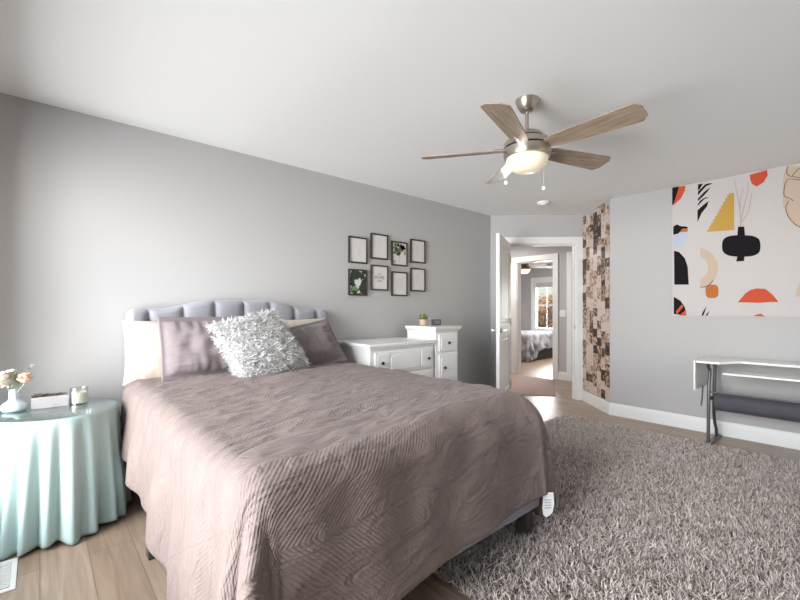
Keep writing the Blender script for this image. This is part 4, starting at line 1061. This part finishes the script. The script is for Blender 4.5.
for i, (cname, w, pts) in enumerate(STROKES):
    x = xw-0.0034-0.0001*i; P = []
    for k in range(len(pts)-1):
        for s in range(6): 
            t = s/6; p0 = pts[max(0, k-1)]; p1 = pts[k]; p2 = pts[k+1]; p3 = pts[min(len(pts)-1, k+2)]
            P.append(tuple(0.5*((2*p1[j])+(-p0[j]+p2[j])*t+(2*p0[j]-5*p1[j]+4*p2[j]-p3[j])*t*t+(-p0[j]+3*p1[j]-3*p2[j]+p3[j])*t**3) for j in (0, 1)))
    P.append(pts[-1]); v = []; n = len(P)
    for k in range(n):
        a_, b_ = P[max(0, k-1)], P[min(n-1, k+1)]; d = (b_[0]-a_[0], b_[1]-a_[1]); l = math.hypot(*d)+1e-9
        ww = w/2*(1-0.5*k/n if cname == 'twig' else 1)
        for s in (1, -1): v.append((x, P[k][0]-s*d[1]/l*ww, min(P[k][1]+s*d[0]/l*ww, 2.433)))
    tp.add(v, [(2*k, 2*k+1, 2*k+3, 2*k+2) for k in range(n-1)], order.index(cname))
tape = tp.build('tapestry', [TM[k] for k in order], origin=(XE-0.01, 0.55, 1.128), fix=False, smooth=False)
tag(tape, 'white cloth wall hanging printed with red, black and mustard shapes', 'tapestry')

# ------------------------------------------------------------------ craft table under the hanging
lam = mat('white_laminate', (0.78, 0.77, 0.74), 0.35); pew = mat('pewter_metal', (0.13, 0.125, 0.13), 0.4, metal=0.6); chf = mat('charcoal_shelf', (0.085, 0.082, 0.098), 0.5, var=0.1, var_scale=6)
tb = thing('craft_table', 'white topped craft table with dark metal legs and charcoal shelf', 'table', (4.55, 0.40, 0))
zt = 0.742
MB().prism([(4.34, 0.985), (4.34, 0.815), (4.39, 0.795), (4.53, 0.735), (4.56, 0.70), (4.56, 0.03), (4.53, -0.01), (4.36, -0.07), (4.30, -0.095), (4.30, -0.24), (4.80, -0.24), (4.80, 0.985)], 2, zt-0.020, zt).build('tabletop', lam, tb, bevel=0.002)
MB().box(4.31, 4.55, -0.06, 0.79, 0.642, 0.658).build('machine_platform', lam, tb, bevel=0.002)
MB().box(4.35, 4.79, 0.989, 1.004, 0.478, zt-0.002).build('drop_leaf', lam, tb, bevel=0.002)
for y in (0.905, -0.15):
    MB().box(4.362, 4.79, y-0.022, y+0.022, 0.0, 0.022).build('foot', pew, tb, bevel=0.006)
    for pts in ([(4.385, zt-0.02), (4.40, 0.69), (4.45, 0.655), (4.44, 0.60), (4.415, 0.52), (4.41, 0.40), (4.40, 0.20), (4.395, 0.02)], [(4.65, zt-0.02), (4.63, 0.60), (4.61, 0.48), (4.595, 0.34), (4.60, 0.24), (4.63, 0.16), (4.68, 0.10), (4.70, 0.02)]):
        MB().tube([(x, y, z) for x, z in pts], 0.013, 12).build('leg', pew, tb)
    MB().bar((4.43, y, 0.40), (4.60, y, 0.40), 0.016, 0.022).build('crossbar', pew, tb)
sh_ = MB(); n = 14; prof = [(4.455, 0.462), (4.468, 0.455), (4.474, 0.40), (4.482, 0.345), (4.500, 0.305), (4.53, 0.292), (4.585, 0.290)]
for t_off, flip in ((0, 0), (0.006, 1)): sh_.add([(x+t_off, y, z+t_off*0.6) for y in (0.88, -0.13) for x, z in prof], [(k, k+1, 8+k, 7+k) for k in range(6)])
sh_.add([], []); n0 = 14
sh_.f += [(k, 7+k, 21+k, 14+k) for k in (0, 6)]; sh_.m += [0, 0]
so_ = sh_.build('storage_shelf', chf, tb, sharp=0)
rl = MB(); rl.tube([(4.452, 0.905, 0.462), (4.452, -0.15, 0.462)], 0.007, 10); rl.tube([(4.595, 0.905, 0.290), (4.595, -0.15, 0.290)], 0.007, 10)
rl.build('shelf_rail', pew, tb)
MB().tube([(4.40, 0.945, 0.52), (4.395, 0.950, 0.40), (4.385, 0.955, 0.34)], 0.006, 8).build('leaf_support', pew, tb)

# ------------------------------------------------------------------ hall and far bedroom
hall_rug = tag(MB().prism([(5.307, 2.80), (6.478, 3.424), (6.55, 5.4), (4.80, 5.4), (4.80, 3.42)], 2, 0.0005, 0.010).build('hall_rug', mat('hall_rug_weave', (0.33, 0.235, 0.20), 0.9, var=0.12, var_scale=30, bump=0.3, bump_scale=250), origin=(5.75, 4.2, 0)), 'flat mauve brown rug on the hall floor beyond the open door', 'rug')
b2 = thing('bed', 'far bedroom bed with grey comforter and dark base, seen through two doorways', 'bed', (9.15, 6.0, 0))
QX, QY = 8.36, 5.06
MB().box(QX, 9.94, QY, 7.05, 0.0, 0.33).build('bed_base', mat('dark_bed_base', (0.035, 0.03, 0.035), 0.6), b2, bevel=0.01)
MB().box(QX+0.02, 9.92, QY+0.02, 7.03, 0.33, 0.55).build('mattress', M['mattress'], b2, bevel=0.05, seg=3)
MB().box(QX-0.03, 9.97, 7.06, 7.14, 0.0, 1.05).build('headboard', mat('dark_headboard', (0.06, 0.05, 0.05), 0.6), b2, bevel=0.02)
cm = MB()
def comf(u, v):
    a_ = -0.62+u*2.10; b_ = -0.36+v*2.2                                # negative hangs
    da, db = max(0, -a_), max(0, -b_)*(1+0.55*sm(0.45, 0.0, max(0, a_)))
    rho = (da**2.6+db**2.6)**(1/2.6) if da or db else 0
    th = math.atan2(db, da)
    out = 0.06*math.sin(min(PI/2, rho/0.06))+0.10*max(0, rho-0.09)
    out += sm(0.05, 0.4, rho)*(0.025*math.sin((a_+b_)*17)+0.03*math.sin(th*6))
    x = QX+max(0, a_)-math.cos(th)*(out if da or db else 0); y = QY+max(0, b_)-math.sin(th)*(out if da or db else 0)
    z = 0.60-max(0, rho-0.03)+0.02*noise.noise(Vector((x*5, y*5, 0)))
    return (x, y, max(0.015, z))
cm.grid(comf, 100, 90)
co = cm.build('comforter', mat('grey_marbled_comforter', (0.30, 0.30, 0.325), 0.85, var=0.75, var_scale=5), origin=(9.15, 5.6, 0.6), sharp=0)
tag(co, 'grey marbled comforter hanging over the far bedroom bed', 'comforter'); s_ = co.modifiers.new('thickness', 'SOLIDIFY'); s_.thickness = 0.02; s_.offset = 1
fan2 = ceiling_fan('distant ceiling fan with white blades and warm lamp in the far bedroom', 7.66, 4.74, 2.44, R_(250), M['trim'], 0.9, ex=0.06, metal=mat('aged_bronze', (0.16, 0.11, 0.075), 0.35, metal=0.8))
lamp('far_fan_bulb', (7.66, 4.74, 1.95), 5, 0.06, (1.0, 0.82, 0.6))
# outside the far window
struct(MB().box(10.8, 60, -30, 45, -0.5, -0.3).build('ground', mat('dry_lawn', (0.20, 0.17, 0.08), 0.95, var=0.3, var_scale=0.6)))
bark = mat('grey_bark', (0.10, 0.08, 0.065), 0.9, var=0.3)
aut = [mat('autumn_leaf_gold', (0.75, 0.50, 0.24), 0.8, var=0.4, var_scale=1.5), mat('autumn_leaf_rust', (0.66, 0.40, 0.22), 0.8, var=0.4, var_scale=1.5), mat('autumn_leaf_olive', (0.60, 0.54, 0.28), 0.8, var=0.4, var_scale=1.5)]
def tree(label, x, y, h, r, m, seed):
    rr = random.Random(seed); o = thing('autumn_tree', label, 'tree', (x, y, -0.3), group='autumn trees outside the far window')
    tk = MB().tube([(x, y, -0.3), (x+0.1, y, h*0.4), (x, y+0.1, h*0.75)], [0.16, 0.11, 0.05], 8)
    for k in range(5):
        t = rr.random()*6.28; tk.tube([(x+0.08, y, h*0.35), (x+r*0.6*math.cos(t), y+r*0.6*math.sin(t), h*0.65)], [0.06, 0.02], 6)
    tk.build('trunk', bark, o)
    c = MB()
    for k in range(1500):
        t = rr.random()*6.28; p = math.acos(rr.uniform(-1, 1)); q = r*(0.45+0.6*rr.random()**0.5)*(0.85+0.25*math.sin(t*3+p*4))
        leaf(c, (x+q*math.sin(p)*math.cos(t), y+q*math.sin(p)*math.sin(t), h*0.62+0.85*q*math.cos(p)), (math.cos(k*1.7), math.sin(k*1.7), rr.uniform(-0.8, 0.5)), 0.30, 0.20, n=2)
    c.build('crown', m, o, fix=False, sharp=0)
tree('golden autumn tree filling the left of the far window', 21.5, 13.2, 1.3, 1.1, aut[0], 1)
tree('rust brown autumn tree at the middle of the far window', 27.5, 15.2, 1.5, 1.5, aut[1], 2)
tree('olive autumn tree at the right of the far window', 23.0, 10.4, 1.3, 1.2, aut[2], 3)
